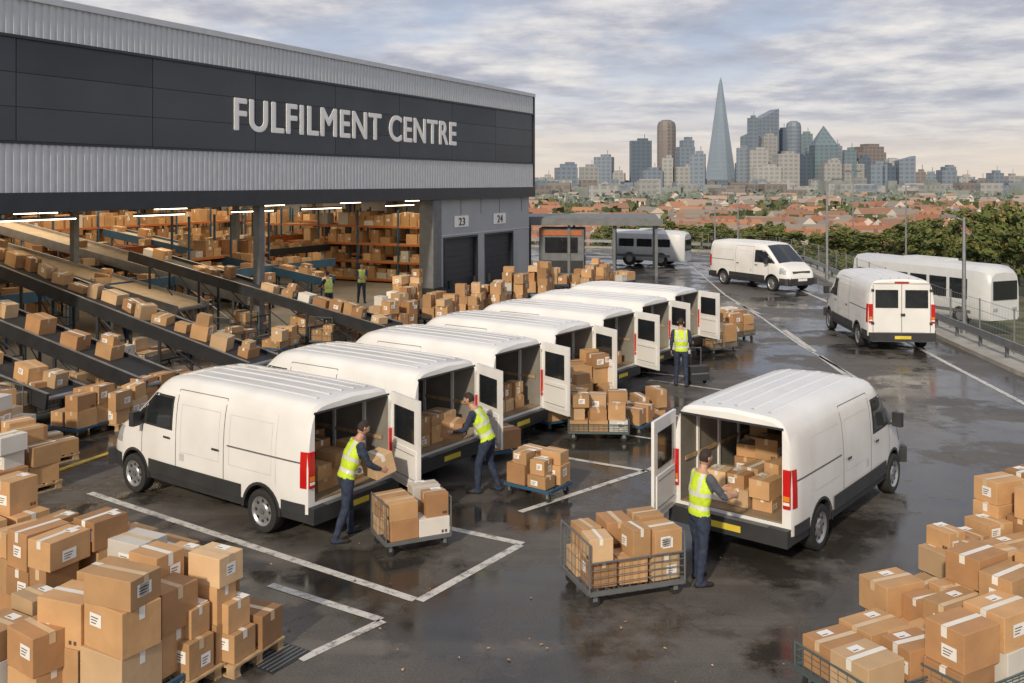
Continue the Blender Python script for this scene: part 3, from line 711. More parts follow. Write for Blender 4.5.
pal(40,690,-.5,W=1.2,D=.9,nx=2,ny=2,h=.9,hmin=.8,bh=(.28,.46))
load('lcart',G(872,694),.45,1.2,1.0,2,2,.42,.95,(.32,.42),bev=True)
load('lcart',G(962,692),.5,1.3,1.0,2,2,.75,.75,(.28,.42),bev=True)
pal(925,650,.5,W=1.15,D=.9,nx=2,ny=2,h=.7,hmin=.75,bh=(.24,.38))
pal(1010,655,.5,W=1.2,D=.9,nx=2,ny=2,h=1.1,hmin=.75,bh=(.24,.42))
pal(985,612,.5,W=1.25,D=1.0,nx=3,ny=2,h=.9,hmin=.75,bh=(.22,.36))
load('lcart',G(1030,590),.5,1.2,.9,2,2,1.4,.85,(.24,.4),bev=True)
# ---------------------------------------------------------------- people
SKIN=mk('skin',(.50,.29,.20),.5,var=.06); HAIR=mk('dark_hair',(.03,.02,.015),.8,var=.3,scale=30); NAVY=mk('navy_workwear',(.026,.038,.072),.85,var=.3,scale=14,bump=.5); VEST=mk('hivis_vest',(.55,.74,.035),.6,var=.12,scale=9,bump=.6,bscale=16); REFL=mk('reflective_tape',(.62,.63,.62),.3,var=.05); BOOT=mk('boot',(.02,.018,.016),.6); SHIRT=mk('grey_shirt',(.09,.10,.12),.8); LIP=mk('lips',(.35,.14,.11),.5)
def lerp(a,b,t): return a+(b-a)*t
def worker(loc,face,pose,skinarms=False,box=None):
    e=empty('warehouse_worker',loc,math.atan2(-face[0],face[1]))
    J={k:Vector(v) for k,v in pose.items()}
    mb=MB()
    sp_=[J['hip']+Vector((0,0,-.10)),J['hip'],lerp(J['hip'],J['chest'],.35),lerp(J['hip'],J['chest'],.75),J['chest'],lerp(J['chest'],J['neck'],.6),lerp(J['chest'],J['neck'],.92),J['neck'],J['head']]
    rx=[.145,.175,.165,.19,.205,.195,.12,.062,.055]; ry=[.11,.13,.12,.135,.138,.115,.085,.062,.06]
    n=20; vs=[]
    for i,p_ in enumerate(sp_):
        d=(sp_[min(i+1,len(sp_)-1)]-sp_[max(i-1,0)]).normalized(); x=Vector((1,0,0)); f=d.cross(x)*-1; f.normalize()
        for k in range(n):
            t=2*math.pi*k/n; vs.append(p_+x*math.cos(t)*rx[i]+f*math.sin(t)*ry[i])
    fs=[(i*n+k,i*n+(k+1)%n,(i+1)*n+(k+1)%n,(i+1)*n+k) for i in range(len(sp_)-1) for k in range(n)]+[tuple(range(n-1,-1,-1)),tuple(range((len(sp_)-1)*n,len(sp_)*n))]
    mb.raw(vs,fs,NAVY); bones=[('t',J['hip'],J['neck'])]
    def limb(a,b,ra,rb,tag,bulge=0):
        P=[lerp(a,b,t) for t in(-.04,0,.25,.5,.75,1,1.03)]; rr=[ra*.6,ra,ra*(1+bulge*.7)*.98,lerp(ra,rb,.5)*(1+bulge),lerp(ra,rb,.75),rb,rb*.6]; mb.tube(P,rr,NAVY,14); bones.append((tag,a,b))
    for s,k in((-1,'l'),(1,'r')):
        sh=J['sh'+k];el=J['el'+k];ha=J['ha'+k]; hp=J['hip']+Vector((s*.095,0,-.03)); kn=J['kn'+k]; an=J['an'+k]
        limb(sh,el,.062,.046,'ua',.05); limb(el,lerp(el,ha,.97),.046,.030,'fa',.08); limb(hp,kn,.098,.066,'leg',.04); limb(kn,an,.066,.05,'leg',.08)
        fd=J['ft'+k]; tip=an+fd*.19; tip.z=an.z-.06
        mb.tube([an+fd*-.075+Vector((0,0,-.045)),an+fd*-.05+Vector((0,0,-.045)),an+fd*.02+Vector((0,0,-.042)),an+fd*.12+Vector((0,0,-.055)),tip,tip+fd*.02],[.02,.042,.048,.042,.032,.012],NAVY,12); bones.append(('foot',an+fd*-.07+Vector((0,0,-.05)),tip)); mb.tube([an,an+Vector((0,0,-.05))],[.048,.045],NAVY,10)
        mb.tube([lerp(sh,J['neck'],.45)+Vector((0,0,-.03)),lerp(sh,J['neck'],.2)+Vector((0,0,-.01)),sh,lerp(sh,el,.08)],[.05,.068,.068,.05],NAVY,12)
    me=mb.mesh('bt'); o=bpy.data.objects.new('bt',me); S.collection.objects.link(o)
    md=o.modifiers.new('r','REMESH'); md.mode='VOXEL'; md.voxel_size=.013; ms=o.modifiers.new('s','SMOOTH'); ms.iterations=5; ms.factor=.5
    dg=bpy.context.evaluated_depsgraph_get(); res=bpy.data.meshes.new_from_object(o.evaluated_get(dg)); bpy.data.objects.remove(o)
    res.materials.clear()
    for m in(NAVY,VEST,REFL,BOOT,SKIN,SHIRT): res.materials.append(m)
    def sd(p_,a,b):
        d=b-a; t=(p_-a).dot(d)/d.length_squared; tc=max(0,min(1,t)); return (p_-(a+d*tc)).length,t
    for poly in res.polygons:
        c_=poly.center; best=None
        for tag,a,b in bones:
            dist,t=sd(c_,a,b)
            sc_=dist-{'t':.16,'leg':.085,'ua':.058,'fa':.04,'foot':.04}[tag]
            if best is None or sc_<best[0]: best=(sc_,tag,t)
        tag,t=best[1],best[2]; mi=0
        dt,tt=sd(c_,J['hip'],J['neck'])
        if tag=='foot': mi=3
        elif tag=='fa': mi=4 if (skinarms or t>.93) else 0
        elif tag=='ua': mi=5 if skinarms else 0
        elif tag=='t' or (tag=='leg' and tt>-.02 and best[2]<.1):
            mi=1
            if tt<-.06: mi=0
            elif .10<tt<.20 or .42<tt<.52: mi=2
            elif tt>.55 and abs(abs(c_.x)-.10)<.025: mi=2
            if tt>.96: mi=4
        poly.material_index=mi; poly.use_smooth=True
    tex=bpy.data.textures.new('folds','CLOUDS'); tex.noise_scale=.09
    ob=bpy.data.objects.new('clothed_body',res); S.collection.objects.link(ob); ob.parent=e
    dm=ob.modifiers.new('cloth_folds','DISPLACE'); dm.texture=tex; dm.strength=.02; dm.mid_level=.5; dm.texture_coords='LOCAL'
    hc=J['head']+Vector((0,.02,.09)); mb=MB(); nu,nv=24,18; V=[]
    look=J.get('look',Vector((0,1,0))).normalized(); Rm=Vector((0,1,0)).rotation_difference(look).to_matrix()
    def hp_(th_,ph):
        x=math.sin(ph)*math.cos(th_); y=math.sin(ph)*math.sin(th_); z=math.cos(ph)
        X=x*.076*(1-.18*max(0,-z)); Y=y*.097; Z=z*.118
        if y>0:
            Y*=1-.05*abs(z)
            nose=math.exp(-((X/.014)**2))*math.exp(-(((Z+.018)/.024)**2)); Y+=.024*nose
            eye=math.exp(-(((abs(X)-.03)/.013)**2))*math.exp(-(((Z-.01)/.012)**2)); Y-=.008*eye
            chin=math.exp(-((X/.03)**2))*math.exp(-(((Z+.098)/.02)**2)); Y+=.022*chin
            mouth=math.exp(-((X/.022)**2))*math.exp(-(((Z+.058)/.007)**2)); Y-=.004*mouth
        elif z<-.2: Y*=1-.35*(-z-.2)
        return Vector((X,Y,Z))
    for j in range(nv+1):
        for i in range(nu): V.append(hc+Rm@hp_(2*math.pi*i/nu,math.pi*j/nv))
    for j in range(nv):
        for i in range(nu):
            q=(j*nu+i,(j+1)*nu+i,(j+1)*nu+(i+1)%nu,j*nu+(i+1)%nu)
            c_=hp_(2*math.pi*(i+.5)/nu,math.pi*(j+.5)/nv); hair=(c_.z>.055) or (c_.y<.01 and c_.z>-.055) or (c_.z>.02 and c_.y<.035)
            mb.raw([V[k] for k in q],[(0,1,2,3)],HAIR if hair else SKIN)
    for s in(-1,1):
        pts=[hc+Rm@Vector((s*.076,-.005,-.03)),hc+Rm@Vector((s*.084,-.012,-.005)),hc+Rm@Vector((s*.080,-.012,.02))]; mb.tube(pts,[.008,.013,.008],SKIN,8)
        ec=hc+Rm@Vector((s*.030,.083,.010)); mb.tube([ec,ec+Rm@Vector((0,.005,0)),ec+Rm@Vector((0,.008,0))],[.011,.010,.004],LABEL,8); mb.tube([ec+Rm@Vector((0,.007,0)),ec+Rm@Vector((0,.0095,0))],[.005,.004],INK,8)
    m_=hc+Rm@Vector((0,.088,-.058)); mb.boxM(Matrix.Translation(m_)@Rm.to_4x4(),.04,.006,.006,LIP)
    me=mb.mesh('head'); bm=bmesh.new(); bm.from_mesh(me); bmesh.ops.remove_doubles(bm,verts=bm.verts,dist=.0004); bmesh.ops.recalc_face_normals(bm,faces=bm.faces); bm.to_mesh(me); bm.free(); me.polygons.foreach_set('use_smooth',[True]*len(me.polygons))
    ho=bpy.data.objects.new('head',me); S.collection.objects.link(ho); ho.parent=e
    mb=MB()
    for s,k in((-1,'l'),(1,'r')):
        el=J['el'+k];ha=J['ha'+k]; d=(ha-el).normalized(); inw=(Vector((-s,0,0))-d*Vector((-s,0,0)).dot(d)).normalized(); acr=d.cross(inw).normalized()
        if acr.z<0: acr=-acr
        wr_=lerp(el,ha,.96); V=[];prm=[(0,.022,.026),(.03,.018,.034),(.065,.016,.042),(.09,.013,.040)]
        for q,rt_,ra in prm:
            for i in range(12):
                t=2*math.pi*i/12; V.append(wr_+d*q+inw*math.cos(t)*rt_+acr*math.sin(t)*ra)
        mb.raw(V,[(i*12+a,i*12+(a+1)%12,(i+1)*12+(a+1)%12,(i+1)*12+a) for i in range(3) for a in range(12)]+[tuple(range(36,48)),tuple(range(11,-1,-1))],SKIN)
        for f,(ln,off) in enumerate(((.072,.031),(.082,.011),(.076,-.010),(.060,-.030))):
            b0=wr_+d*.082+acr*off; b1=b0+d*ln*.42+inw*ln*.1; b2=b1+d*ln*.28+inw*ln*.22; b3=b2+d*ln*.1+inw*ln*.28
            mb.tube([b0,b1,b2,b3],[.0095,.009,.008,.006],SKIN,8)
        b0=wr_+d*.03+acr*.028; b1=b0+acr*.028+d*.022+inw*.01; b2=b1+d*.03+inw*.018+acr*.006; mb.tube([b0,b1,b2],[.013,.011,.008],SKIN,8)
    mb.obj('hands',e,60)
    if box:
        mb=MB(); cardbox(mb,Matrix.Translation(box[0])@Matrix.Rotation(box[4],4,'X')@Matrix.Rotation(box[5],4,'Z'),box[1],box[2],box[3]); o=mb.obj('carried_box',e); add_bevel(o)
    return e
fl=Vector((-.15,1,0)).normalized(); fr=Vector((.25,1,0)).normalized()
carry=dict(hip=(0,0,.95),chest=(0,.11,1.25),neck=(0,.20,1.47),head=(0,.26,1.55),shl=(-.185,.17,1.41),shr=(.185,.17,1.41),ell=(-.25,.27,1.13),elr=(.25,.27,1.13),hal=(-.21,.50,1.02),har=(.21,.50,1.02),knl=(-.12,.10,.50),knr=(.12,-.05,.49),anl=(-.14,.12,.085),anr=(.15,-.22,.085),ftl=fl,ftr=fr,look=(0,1,-.55))
worker(G(346,538),(.86,.50),carry,False,((0,.56,.90),.40,.36,.32,.25,.15))
c2=dict(carry); c2.update(look=(0,1,-.45),anl=(-.13,.12,.085),anr=(.14,-.18,.085),knl=(-.12,.12,.5),knr=(.13,-.01,.49),hip=(0,-.02,.94),chest=(0,.12,1.23),neck=(0,.24,1.44),head=(0,.31,1.51),shl=(-.185,.21,1.38),shr=(.185,.21,1.38),ell=(-.24,.32,1.11),elr=(.24,.32,1.11),hal=(-.22,.56,1.05),har=(.22,.56,1.05))
worker(G(487,492),(-.93,.30),c2,False,((0,.62,.93),.42,.38,.28,.1,.1))
c3=dict(hip=(0,0,.95),chest=(0,.03,1.25),neck=(0,.06,1.50),head=(0,.09,1.58),shl=(-.19,.05,1.43),shr=(.19,.05,1.43),ell=(-.22,.24,1.19),elr=(.24,.22,1.18),hal=(-.14,.50,1.15),har=(.13,.50,1.13),knl=(-.11,.05,.50),knr=(.12,-.02,.50),anl=(-.13,.04,.085),anr=(.14,-.10,.085),ftl=fl,ftr=fr,look=(-.05,1,-.25))
worker(G(699,582),(.90,.43),c3,True,None)
c4=dict(c3); c4.update(ell=(-.25,.02,1.15),elr=(.25,.04,1.16),hal=(-.25,.12,.90),har=(.24,.24,1.0),look=(.3,1,-.1))
worker(G(681,386),(.15,1),c4,False,None)
for t_,w_,f_ in((27.5,1.2,(.4,.9)),(20,3.5,(-.9,.3)),(13.5,2.2,(.3,-1)),(17.5,1.0,(-.8,.6))): worker(W2(t_,w_,.015),f_,carry if t_>19 else c3,False,None)
mb=MB(); g=G(698,384); M=TR(g,.3)
mb.boxM(M@TR((0,0,.30)),.55,.25,.38,PLAST); mb.boxM(M@TR((0,-.13,.30)),.5,.01,.04,STEEL)
for s in(-1,1):
    mb.bar(M@Vector((s*.2,.05,.08)),M@Vector((s*.2+s*.04,.05,.08)),.08,TYRE,12); mb.bar(M@Vector((s*.15,.12,.45)),M@Vector((s*.15,.12,.95)),.012,STEEL,6)
mb.bar(M@Vector((-.15,.12,.95)),M@Vector((.15,.12,.95)),.014,STEEL,6); mb.obj('wheeled_tool_case')
# ---------------------------------------------------------------- canopy, booth, minibus
cp=empty('loading_canopy',(0,0,0)); mb=MB(); c0=Vector((4.6,58,0)); ca=-.12
M=TR(c0,ca); mb.boxM(M@TR((0,0,3.15)),8.6,6,.30,LG); mb.boxM(M@TR((0,-3.02,3.12)),8.7,.05,.42,STEEL); mb.boxM(M@TR((0,0,3.35)),8.2,5.6,.08,STEEL)
for x in(-3.8,-1,1.6,4):
    for y in(-2.6,2.6): mb.boxM(M@TR((x,y,1.5)),.16,.16,3.0,STEEL)
mb.obj('canopy_frame',cp)
mb=MB(); M=TR((3.0,56.8,0),ca); mb.boxM(M@TR((0,0,1.35)),2.6,2.4,2.7,STEEL); mb.boxM(M@TR((0,-1.22,1.75)),1.9,.03,.9,GLASS); mb.boxM(M@TR((0,-1.23,2.45)),2.4,.04,.28,ORANGE); mb.boxM(M@TR((0,-1.22,.5)),2.5,.03,.7,DSTEEL); mb.boxM(M@TR((1.31,0,1.6)),.02,1.5,1.1,GLASS); mb.obj('security_booth')
def coach(name,loc,head,Lc,Wc,Hc,z,paint):
    e=empty(name,(loc[0],loc[1],z),math.atan2(head[1],head[0])); mb=MB()
    prof=[(0,.35),(Wc/2-.1,.35),(Wc/2,.5),(Wc/2,1.2),(Wc/2-.03,Hc*.72),(Wc/2-.12,Hc*.9),(Wc/2-.4,Hc*.98),(0,Hc)]
    xs=[(-Lc/2,.90),(-Lc/2+.12,1),(Lc/2-.9,1),(Lc/2-.4,.97),(Lc/2-.1,.88),(Lc/2,.8)]; vs=[];n=14
    for x,k in xs:
        r=[(y*k,zz if zz<1.2 else 1.2+(zz-1.2)*(k if x>0 else 1)) for y,zz in prof]; vs+=[(x,y,zz) for y,zz in r]+[(x,-y,zz) for y,zz in r[1:-1][::-1]]
    fs=[(i*n+k,i*n+(k+1)%n,(i+1)*n+(k+1)%n,(i+1)*n+k) for i in range(len(xs)-1) for k in range(n)]+[tuple(range(n)),tuple(range(len(xs)*n-1,(len(xs)-1)*n-1,-1))]
    mb.raw(vs,fs,paint); mb.obj('body',e,35); mb=MB()
    for s in(-1,1):
        x=-Lc/2+.5
        while x<Lc/2-1.4:
            mb.box(x,x+1.0,s*(Wc/2-.02),s*(Wc/2+.006),1.25,Hc*.76,GLASS); x+=1.2
        mb.box(-Lc/2+.2,Lc/2-.9,s*(Wc/2-.01),s*(Wc/2+.01),.6,.75,STEEL)
        mb.boxM(TR((Lc/2-.02,s*Wc*.27,.85)),.08,.3,.16,LAMPG)
        for x in(-Lc/2+1.2,Lc/2-1.5): mb.bar((x,s*(Wc/2-.25),.45),(x,s*(Wc/2+.0),.45),.44,TYRE,20); mb.bar((x,s*(Wc/2),.45),(x,s*(Wc/2+.01),.45),.22,RIM,16)
    mb.boxM(TR((Lc/2-.0,0,Hc*.6)),.10,Wc*.66,Hc*.3,GLASS); mb.boxM(TR((-Lc/2-.0,0,Hc*.62)),.08,Wc*.6,Hc*.28,GLASS); mb.boxM(TR((0,0,Hc+.02)),Lc*.3,Wc*.4,.12,paint)
    mb.obj('windows_and_running_gear',e)
LG2=mk('railcar_paint',(.60,.62,.64),.35,var=.04)
coach('passenger_coach',(21.1,48.4),(.40,-.916),8.6,2.3,2.9,-1.35,LG2)
coach('minibus',(9.1,62.5),(.90,-.43),4.8,2.0,2.3,0,LG2)
# ---------------------------------------------------------------- trees
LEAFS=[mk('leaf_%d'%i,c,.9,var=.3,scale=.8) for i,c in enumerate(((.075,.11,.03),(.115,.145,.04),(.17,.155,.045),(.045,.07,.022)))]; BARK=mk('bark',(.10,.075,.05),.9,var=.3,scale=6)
def tree_mesh(seed,h=6,r=2.2,trunk=True,leaf=.24,nc=28,nl=55):
    rr=random.Random(seed); mb=MB(); mats=LEAFS
    if trunk: mb.tube([(0,0,-.3),(.05,0,h*.2),(0,.08,h*.45),(.05,0,h*.75)],[.18,.13,.09,.03],BARK,8)
    for c in range(nc):
        a=rr.uniform(0,6.283); u=rr.random()**.5; zz=rr.uniform(.28,.98)*h if trunk else rr.uniform(.1,.9)*h
        env=math.sin(math.pi*min(1,max(.05,(zz/h-.15)/.9)))**.6 if trunk else (1-(zz/h)**3)
        cx,cy=math.cos(a)*u*r*env,math.sin(a)*u*r*env
        if trunk and c%2==0: mb.bar((0,0,h*.3+.3*(zz-h*.3)),(cx*.9,cy*.9,zz*.97),.045,BARK,5,.012)
        cr=rr.uniform(.35,.7)*r*.5
        for l in range(nl):
            d=Vector((rr.gauss(0,1),rr.gauss(0,1),rr.gauss(0,.8))).normalized()*cr*rr.uniform(.4,1.05)**.6
            p_=Vector((cx,cy,zz))+d; n=(d+Vector((rr.gauss(0,.6),rr.gauss(0,.6),rr.gauss(0,.6)))*cr).normalized(); u_=n.orthogonal().normalized(); v_=n.cross(u_); s=leaf*rr.uniform(.5,1.2)
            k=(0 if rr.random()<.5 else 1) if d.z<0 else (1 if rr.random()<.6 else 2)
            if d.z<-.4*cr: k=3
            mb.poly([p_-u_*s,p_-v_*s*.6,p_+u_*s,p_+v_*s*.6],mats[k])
    return mb.mesh('tree')
TRE=[tree_mesh(i,6+i*.4,2.3) for i in range(4)]; BSH=[tree_mesh(20+i,1.6,1.5,False,.13,14,60) for i in range(2)]
TREES=[]
rt=random.Random(5)
for px,Y,top in((932,78,220),(955,84,212),(978,72,212),(1000,80,206),(1018,70,204),(1040,66,204),(1065,60,200),(640,95,228),(612,90,230),(655,110,226),(915,95,226),(893,100,230),(945,62,236),(990,60,228),(1030,58,226),(690,92,234),(760,96,230),(800,90,232),(840,92,228),(720,100,232),(868,90,232)):
    TREES.append(((px-512)*Y/FP,Y,5.4-(top-HZ)*Y/FP))
for i in range(80):
    Y=rt.uniform(88,200); px=rt.uniform(600,1100); X=(px-512)*Y/FP; TREES.append((X,Y,min(2.5,5.4-rt.uniform(38,62)*Y/FP)))
for X,Y,top in TREES:
    z=th(X,Y); h=max(2.8,top-z); k=rt.randrange(4); sc=h/(6+k*.4)
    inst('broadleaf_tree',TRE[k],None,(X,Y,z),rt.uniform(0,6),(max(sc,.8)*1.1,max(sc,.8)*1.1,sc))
for i in range(70):
    q=rt.uniform(0,1)*(len(edge)-4)+3; a=edge[int(q)];c_=edge[min(int(q)+1,len(edge)-1)]; p_=a.lerp(c_,q%1); d=(c_-a).normalized() if c_!=a else Vector((0,1,0)); n=Vector((d.y,-d.x,0)); off=rt.uniform(1.9,5) if q>5.5 else rt.uniform(12,17)
    p_=p_+n*off; inst('shrub',BSH[i%2],None,(p_.x,p_.y,th(p_.x,p_.y)),rt.uniform(0,6),rt.uniform(.45,1.0))
mb=MB(); DL=[mk('distant_foliage_%d'%i,c,1,var=.2,scale=.05) for i,c in enumerate(((.07,.09,.04),(.105,.12,.055),(.16,.145,.07),(.17,.20,.17),(.23,.26,.25)))]  # palest foliage tones carry distance haze in their base colour
for i in range(4300):
    Y=1/rt.uniform(1/2600,1/200); X=rt.uniform(-.5,.8)*Y; r_=rt.uniform(2.4,4.8)*(1+Y/1400); z=th(X,Y)
    for k in range(10):
        p_=Vector((X+rt.gauss(0,r_*.55),Y+rt.gauss(0,r_*.5),z+rt.uniform(.3,1)*r_*1.25)); n=Vector((rt.gauss(0,1),-1,rt.gauss(.6,1))).normalized(); u_=n.orthogonal().normalized(); v_=n.cross(u_); s=r_*rt.uniform(.25,.5)
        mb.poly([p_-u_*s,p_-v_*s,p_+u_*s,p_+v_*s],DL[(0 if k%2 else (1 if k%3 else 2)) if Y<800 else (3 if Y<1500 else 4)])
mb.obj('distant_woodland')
ROOFS=[mk('roof_tile_%d'%i,c,.8,var=.15) for i,c in enumerate(((.34,.15,.085),(.40,.20,.12),(.28,.16,.11),(.26,.23,.20)))]; FROOFS=[mk('far_roof_tile_%d'%i,c,.8,var=.1) for i,c in enumerate(((.37,.25,.19),(.40,.28,.22),(.34,.30,.27)))]; WALLS=[mk('house_wall_%d'%i,c,.8) for i,c in enumerate(((.60,.52,.42),(.42,.29,.21),(.66,.62,.56)))]; WIN=mk('house_window',(.05,.06,.07),.2)  # FROOFS: roof colours paled to paint in haze on far houses
mb=MB()
for i in range(720):
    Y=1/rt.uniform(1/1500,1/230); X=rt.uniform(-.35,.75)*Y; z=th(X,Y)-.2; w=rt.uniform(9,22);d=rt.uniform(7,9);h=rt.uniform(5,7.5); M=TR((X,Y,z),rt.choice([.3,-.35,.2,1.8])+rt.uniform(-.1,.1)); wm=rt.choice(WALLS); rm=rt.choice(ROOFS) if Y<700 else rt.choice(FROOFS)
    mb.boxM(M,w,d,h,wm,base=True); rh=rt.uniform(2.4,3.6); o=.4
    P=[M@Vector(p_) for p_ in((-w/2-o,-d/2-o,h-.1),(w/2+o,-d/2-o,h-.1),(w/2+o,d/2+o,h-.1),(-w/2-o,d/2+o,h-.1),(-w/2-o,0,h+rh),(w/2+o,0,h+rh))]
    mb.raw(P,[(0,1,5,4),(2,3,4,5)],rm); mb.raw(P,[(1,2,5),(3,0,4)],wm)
    if Y<700:
        for s in(-1,1):
            x=-w/2+1
            while x<w/2-1.5:
                for zz in(1,3.6):
                    if zz+1.2<h: mb.poly([M@Vector(p_) for p_ in((x,s*(d/2+.03),zz),(x+1.2,s*(d/2+.03),zz),(x+1.2,s*(d/2+.03),zz+1.2),(x,s*(d/2+.03),zz+1.2))],WIN)
                x+=2.6
        mb.boxM(M@TR((w*.3,0,h+rh)),.9,.7,1.8,ROOFS[2])
mb.obj('suburban_houses')
# ---------------------------------------------------------------- skyline
def towermat(name,c,dk=.62,fz=.11,fx=.09,rough=.4):
    m=bpy.data.materials.new(name); m.use_nodes=True; nt=m.node_tree; b=nt.nodes['Principled BSDF']; b.inputs['Roughness'].default_value=rough; b.inputs['Specular IOR Level'].default_value=.3
    tc=nt.nodes.new('ShaderNodeTexCoord'); sp=nt.nodes.new('ShaderNodeSeparateXYZ'); nt.links.new(tc.outputs['Object'],sp.inputs[0])
    def ma(op,a,b_):
        n=nt.nodes.new('ShaderNodeMath'); n.operation=op
        for k,v in((0,a),(1,b_)):
            if v is None: continue
            if isinstance(v,(int,float)): n.inputs[k].default_value=v
            else: nt.links.new(v,n.inputs[k])
        return n.outputs[0]
    fr_=ma('GREATER_THAN',ma('FRACT',ma('MULTIPLY',sp.outputs[2],fz),None),.42); fc=ma('GREATER_THAN',ma('FRACT',ma('MULTIPLY',ma('ADD',sp.outputs[0],sp.outputs[1]),fx),None),.35)
    w=ma('MULTIPLY',fr_,fc); bg=noise(nt,tc.outputs['Object'],.02,3); c1=mixc(nt,bg,c,tuple(v*.75 for v in c)); col=mixc(nt,w,c1,tuple(v*dk for v in c)); nt.links.new(col,b.inputs['Base Color']); return m
TMt={'b':towermat('tower_blue_glass',(.225,.275,.34),.68),'d':towermat('tower_dark_glass',(.125,.165,.22),.72),'n':towermat('tower_brown_stone',(.25,.225,.22),.68),'l':towermat('tower_light_stone',(.38,.385,.39),.66),'g':towermat('tower_green_glass',(.175,.24,.285),.7),'s':towermat('spire_glass',(.28,.35,.43),.84,.09,.05,.3)}  # bluish distance haze is put into the tower base colours
def tower(x0,x1,top,m,D=2200,kind='flat'):
    s=D/FP; X=((x0+x1)/2-512)*s; W=(x1-x0)*s*.9; zb=-19; h=5.4+(HZ-top)*s-zb; mat=TMt[m]; mb=MB(); dp=W*.8
    rz=rt.uniform(-.35,.35)
    if kind=='spire':
        W=(x1-x0)*s; r0=W/2*1.05; lv=[(0,1),(.04,.97),(.5,.52),(.80,.24),(.93,.115)]; n=8; vs=[]
        for t,k in lv:
            for i in range(n):
                a=2*math.pi*i/n+.3; rr_=r0*k*(1 if i%2 else .88); vs.append((math.cos(a)*rr_,math.sin(a)*rr_,h*t))
        fs=[(i*n+k,i*n+(k+1)%n,(i+1)*n+(k+1)%n,(i+1)*n+k) for i in range(len(lv)-1) for k in range(n)]
        mb.raw(vs,fs,mat)
        for i in range(n):
            if i%4==3: continue
            a=2*math.pi*i/n+.3; b_=2*math.pi*(i+1)/n+.3; r1=r0*.115; r2=r0*.02; zt=h*(1.0-.015*(i%3))
            mb.poly([(math.cos(a)*r1,math.sin(a)*r1,h*.93),(math.cos(b_)*r1,math.sin(b_)*r1,h*.93),(math.cos((a+b_)/2)*r2,math.sin((a+b_)/2)*r2,zt)],mat)
        o=mb.obj('glass_spire_skyscraper'); o.location=(X,D,zb); return
    if kind=='flat':
        mb.boxM(Matrix(),W,dp,h,mat,base=True); mb.boxM(TR((W*.1,0,h)),W*.5,dp*.5,6,mat,base=True); mb.bar((W*.2,0,h+6),(W*.2,0,h+16),.7,mat,4)
    if kind=='step':
        mb.boxM(Matrix(),W,dp,h*.82,mat,base=True); mb.boxM(TR((W*.12,0,h*.82)),W*.72,dp*.8,h*.12,mat,base=True); mb.boxM(TR((W*.2,0,h*.94)),W*.4,dp*.5,h*.06,mat,base=True)
    if kind=='slope':
        vs=[(-W/2,-dp/2,0),(W/2,-dp/2,0),(W/2,dp/2,0),(-W/2,dp/2,0),(-W/2,-dp/2,h*.88),(W/2,-dp/2,h),(W/2,dp/2,h),(-W/2,dp/2,h*.88)]; mb.raw(vs,[(3,2,1,0),(4,5,6,7),(0,1,5,4),(1,2,6,5),(2,3,7,6),(3,0,4,7)],mat)
    if kind in('round','pyr'):
        n=12 if kind=='round' else 4; lv=[(0,1),(.86,1),(.93,.97),(.97,.85),(1,.45)] if kind=='round' else [(0,1),(.70,1),(.701,1.02),(1,.03)]
        vs=[]
        for t,k in lv:
            for i in range(n): a=2*math.pi*(i+.5)/n; rr_=W/2*k*(1 if n>4 else 1.41); vs.append((math.cos(a)*rr_,math.sin(a)*rr_,h*t))
        fs=[(i*n+k,i*n+(k+1)%n,(i+1)*n+(k+1)%n,(i+1)*n+k) for i in range(len(lv)-1) for k in range(n)]+[tuple(range((len(lv)-1)*n,len(lv)*n))]; mb.raw(vs,fs,mat)
    o=mb.obj('office_tower'); o.location=(X,D,zb); o.rotation_euler=(0,0,rz)
SK=[(555,577,162,'b','step'),(580,598,167,'l','flat'),(594,614,157,'b','flat'),(629,652,141,'d','flat'),(656,677,120,'n','round'),(676,694,137,'b','step'),(672,705,167,'l','flat'),(704,737,76,'s','spire'),(736,750,148,'b','flat'),(740,759,129,'g','slope'),(748,768,150,'l','flat'),(755,777,109,'b','slope'),(770,785,144,'d','flat'),(785,802,121,'b','round'),(797,813,134,'g','flat'),(811,836,126,'g','pyr'),(846,882,144,'n','step'),(838,862,164,'l','flat'),(774,798,154,'l','flat'),(884,900,158,'l','round'),(896,914,156,'b','slope'),(914,926,172,'n','flat'),(922,937,174,'b','flat'),(938,955,165,'b','step'),(958,972,177,'l','flat'),(975,987,181,'n','flat'),(988,1002,173,'b','flat'),(1005,1017,176,'l','flat'),(752,782,167,'l','flat'),(800,818,156,'d','flat'),(690,706,154,'b','flat'),(820,840,158,'l','step'),(735,742,163,'d','flat'),(1030,1050,170,'b','flat'),(1070,1085,180,'l','flat'),(868,886,164,'b','flat'),(640,662,170,'b','flat'),(606,626,173,'l','flat'),(760,776,136,'l','flat'),(828,842,146,'b','flat'),(878,894,166,'d','flat'),(662,674,158,'l','flat'),(540,553,177,'l','flat'),(843,856,150,'g','flat'),(776,788,130,'d','flat'),(748,757,118,'b','flat'),(805,815,146,'b','round'),(856,870,158,'d','flat')]
for i,(a,b_,t,m,k) in enumerate(SK): tower(a,b_,t,m,2200+(i*37%5)*70-(200 if t>150 else 0),k)
mb=MB()
for i in range(480):
    D=rt.uniform(1400,3000); px=rt.uniform(450,1250); s=D/FP; X=(px-512)*s; w=rt.uniform(15,45); mb.boxM(TR((X,D,-19),rt.uniform(-.4,.4)),w,w*.7,rt.uniform(10,36)*(D/2200),rt.choice([TMt['l'],TMt['b'],TMt['n'],DL[4],TMt['l']]),base=True)
mb.obj('low_rise_district')
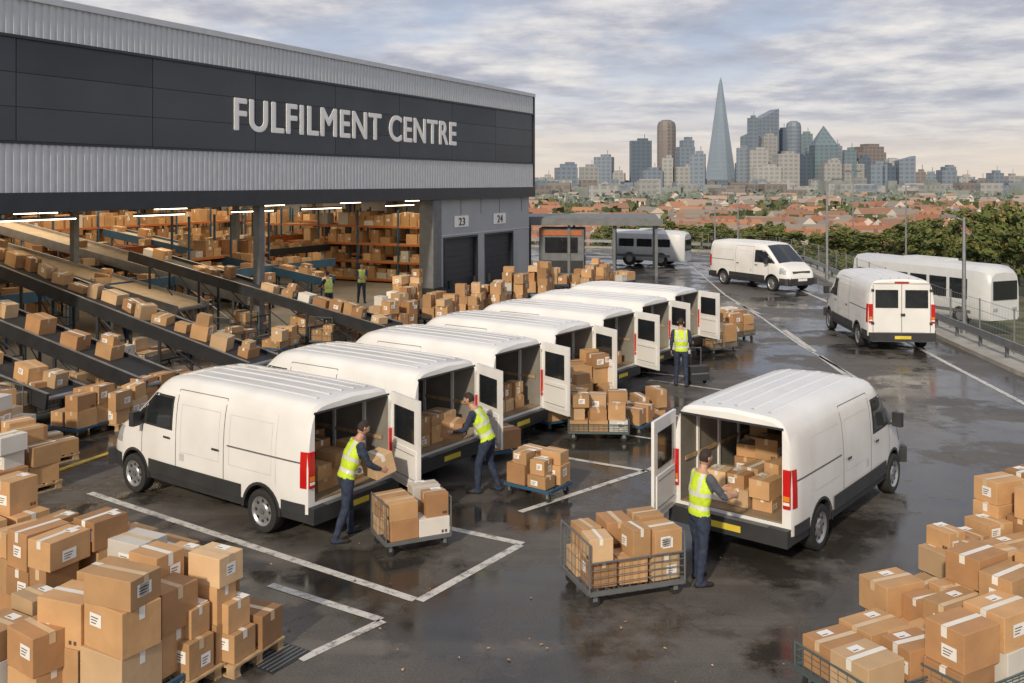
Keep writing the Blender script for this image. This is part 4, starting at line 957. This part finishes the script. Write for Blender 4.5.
# ---------------------------------------------------------------- sky, sun, camera
W=bpy.data.worlds.new('World'); S.world=W; W.use_nodes=True; nt=W.node_tree; nt.nodes.clear()
out=nt.nodes.new('ShaderNodeOutputWorld'); b1=nt.nodes.new('ShaderNodeBackground'); b2=nt.nodes.new('ShaderNodeBackground'); ms=nt.nodes.new('ShaderNodeMixShader')
SE=math.radians(29); SA=math.radians(202)
sky=nt.nodes.new('ShaderNodeTexSky'); sky.sky_type='NISHITA'; sky.sun_disc=False; sky.sun_elevation=SE; sky.sun_rotation=SA; sky.dust_density=3
nt.links.new(sky.outputs[0],b1.inputs[0]); b1.inputs[1].default_value=.10
tc=nt.nodes.new('ShaderNodeTexCoord'); sp=nt.nodes.new('ShaderNodeSeparateXYZ'); nt.links.new(tc.outputs['Generated'],sp.inputs[0])
def ma(op,a,b_=None):
    n=nt.nodes.new('ShaderNodeMath'); n.operation=op
    for k,v in((0,a),(1,b_)):
        if v is None: continue
        if isinstance(v,(int,float)): n.inputs[k].default_value=v
        else: nt.links.new(v,n.inputs[k])
    return n.outputs[0]
zc=ma('MAXIMUM',sp.outputs[2],0.0); den=ma('ADD',zc,.10)
cb=nt.nodes.new('ShaderNodeCombineXYZ'); nt.links.new(ma('DIVIDE',sp.outputs[0],den),cb.inputs[0]); nt.links.new(ma('DIVIDE',sp.outputs[1],den),cb.inputs[1])
n1=noise(nt,cb.outputs[0],.8,6,.55); n2=noise(nt,cb.outputs[0],1.7,7,.6)
grad=ramp(nt,zc,[(0,(.92,.79,.66)),(.04,(.92,.82,.73)),(.08,(.76,.78,.84)),(.15,(.50,.59,.76)),(.6,(.32,.41,.60))])
cloud=ramp(nt,n2,[(.32,(.40,.41,.49)),(.45,(.54,.54,.61)),(.56,(.80,.77,.77)),(.66,(1.0,.94,.88))])
mask=ramp(nt,n1,[(.36,(0,0,0)),(.52,(1,1,1))])
hz=ramp(nt,zc,[(0,(0,0,0)),(.03,(.3,.3,.3)),(.09,(.97,.97,.97))]); mk_=mixc(nt,1.0,mask,hz,'MULTIPLY')
col=mixc(nt,mk_,grad,cloud); nt.links.new(col,b2.inputs[0]); b2.inputs[1].default_value=.95
nt.links.new(b1.outputs[0],ms.inputs[1]); nt.links.new(b2.outputs[0],ms.inputs[2]); ms.inputs[0].default_value=.88; nt.links.new(ms.outputs[0],out.inputs[0])
sl=bpy.data.lights.new('sun','SUN'); sl.energy=3.0; sl.angle=math.radians(2.5); sl.color=(1,.86,.66); so=bpy.data.objects.new('sun',sl); S.collection.objects.link(so)
dv=Vector((math.sin(SA)*math.cos(SE),math.cos(SA)*math.cos(SE),math.sin(SE))); so.rotation_euler=dv.to_track_quat('Z','Y').to_euler()
cd=bpy.data.cameras.new('camera'); cd.sensor_width=36; cd.lens=FP/1024*36; cd.shift_y=-(341.5-HZ)/1024; cd.clip_end=30000; co=bpy.data.objects.new('camera',cd); S.collection.objects.link(co); co.location=(0,0,EYE); co.rotation_euler=(math.pi/2,0,0); S.camera=co
print('objs',len(bpy.data.objects))
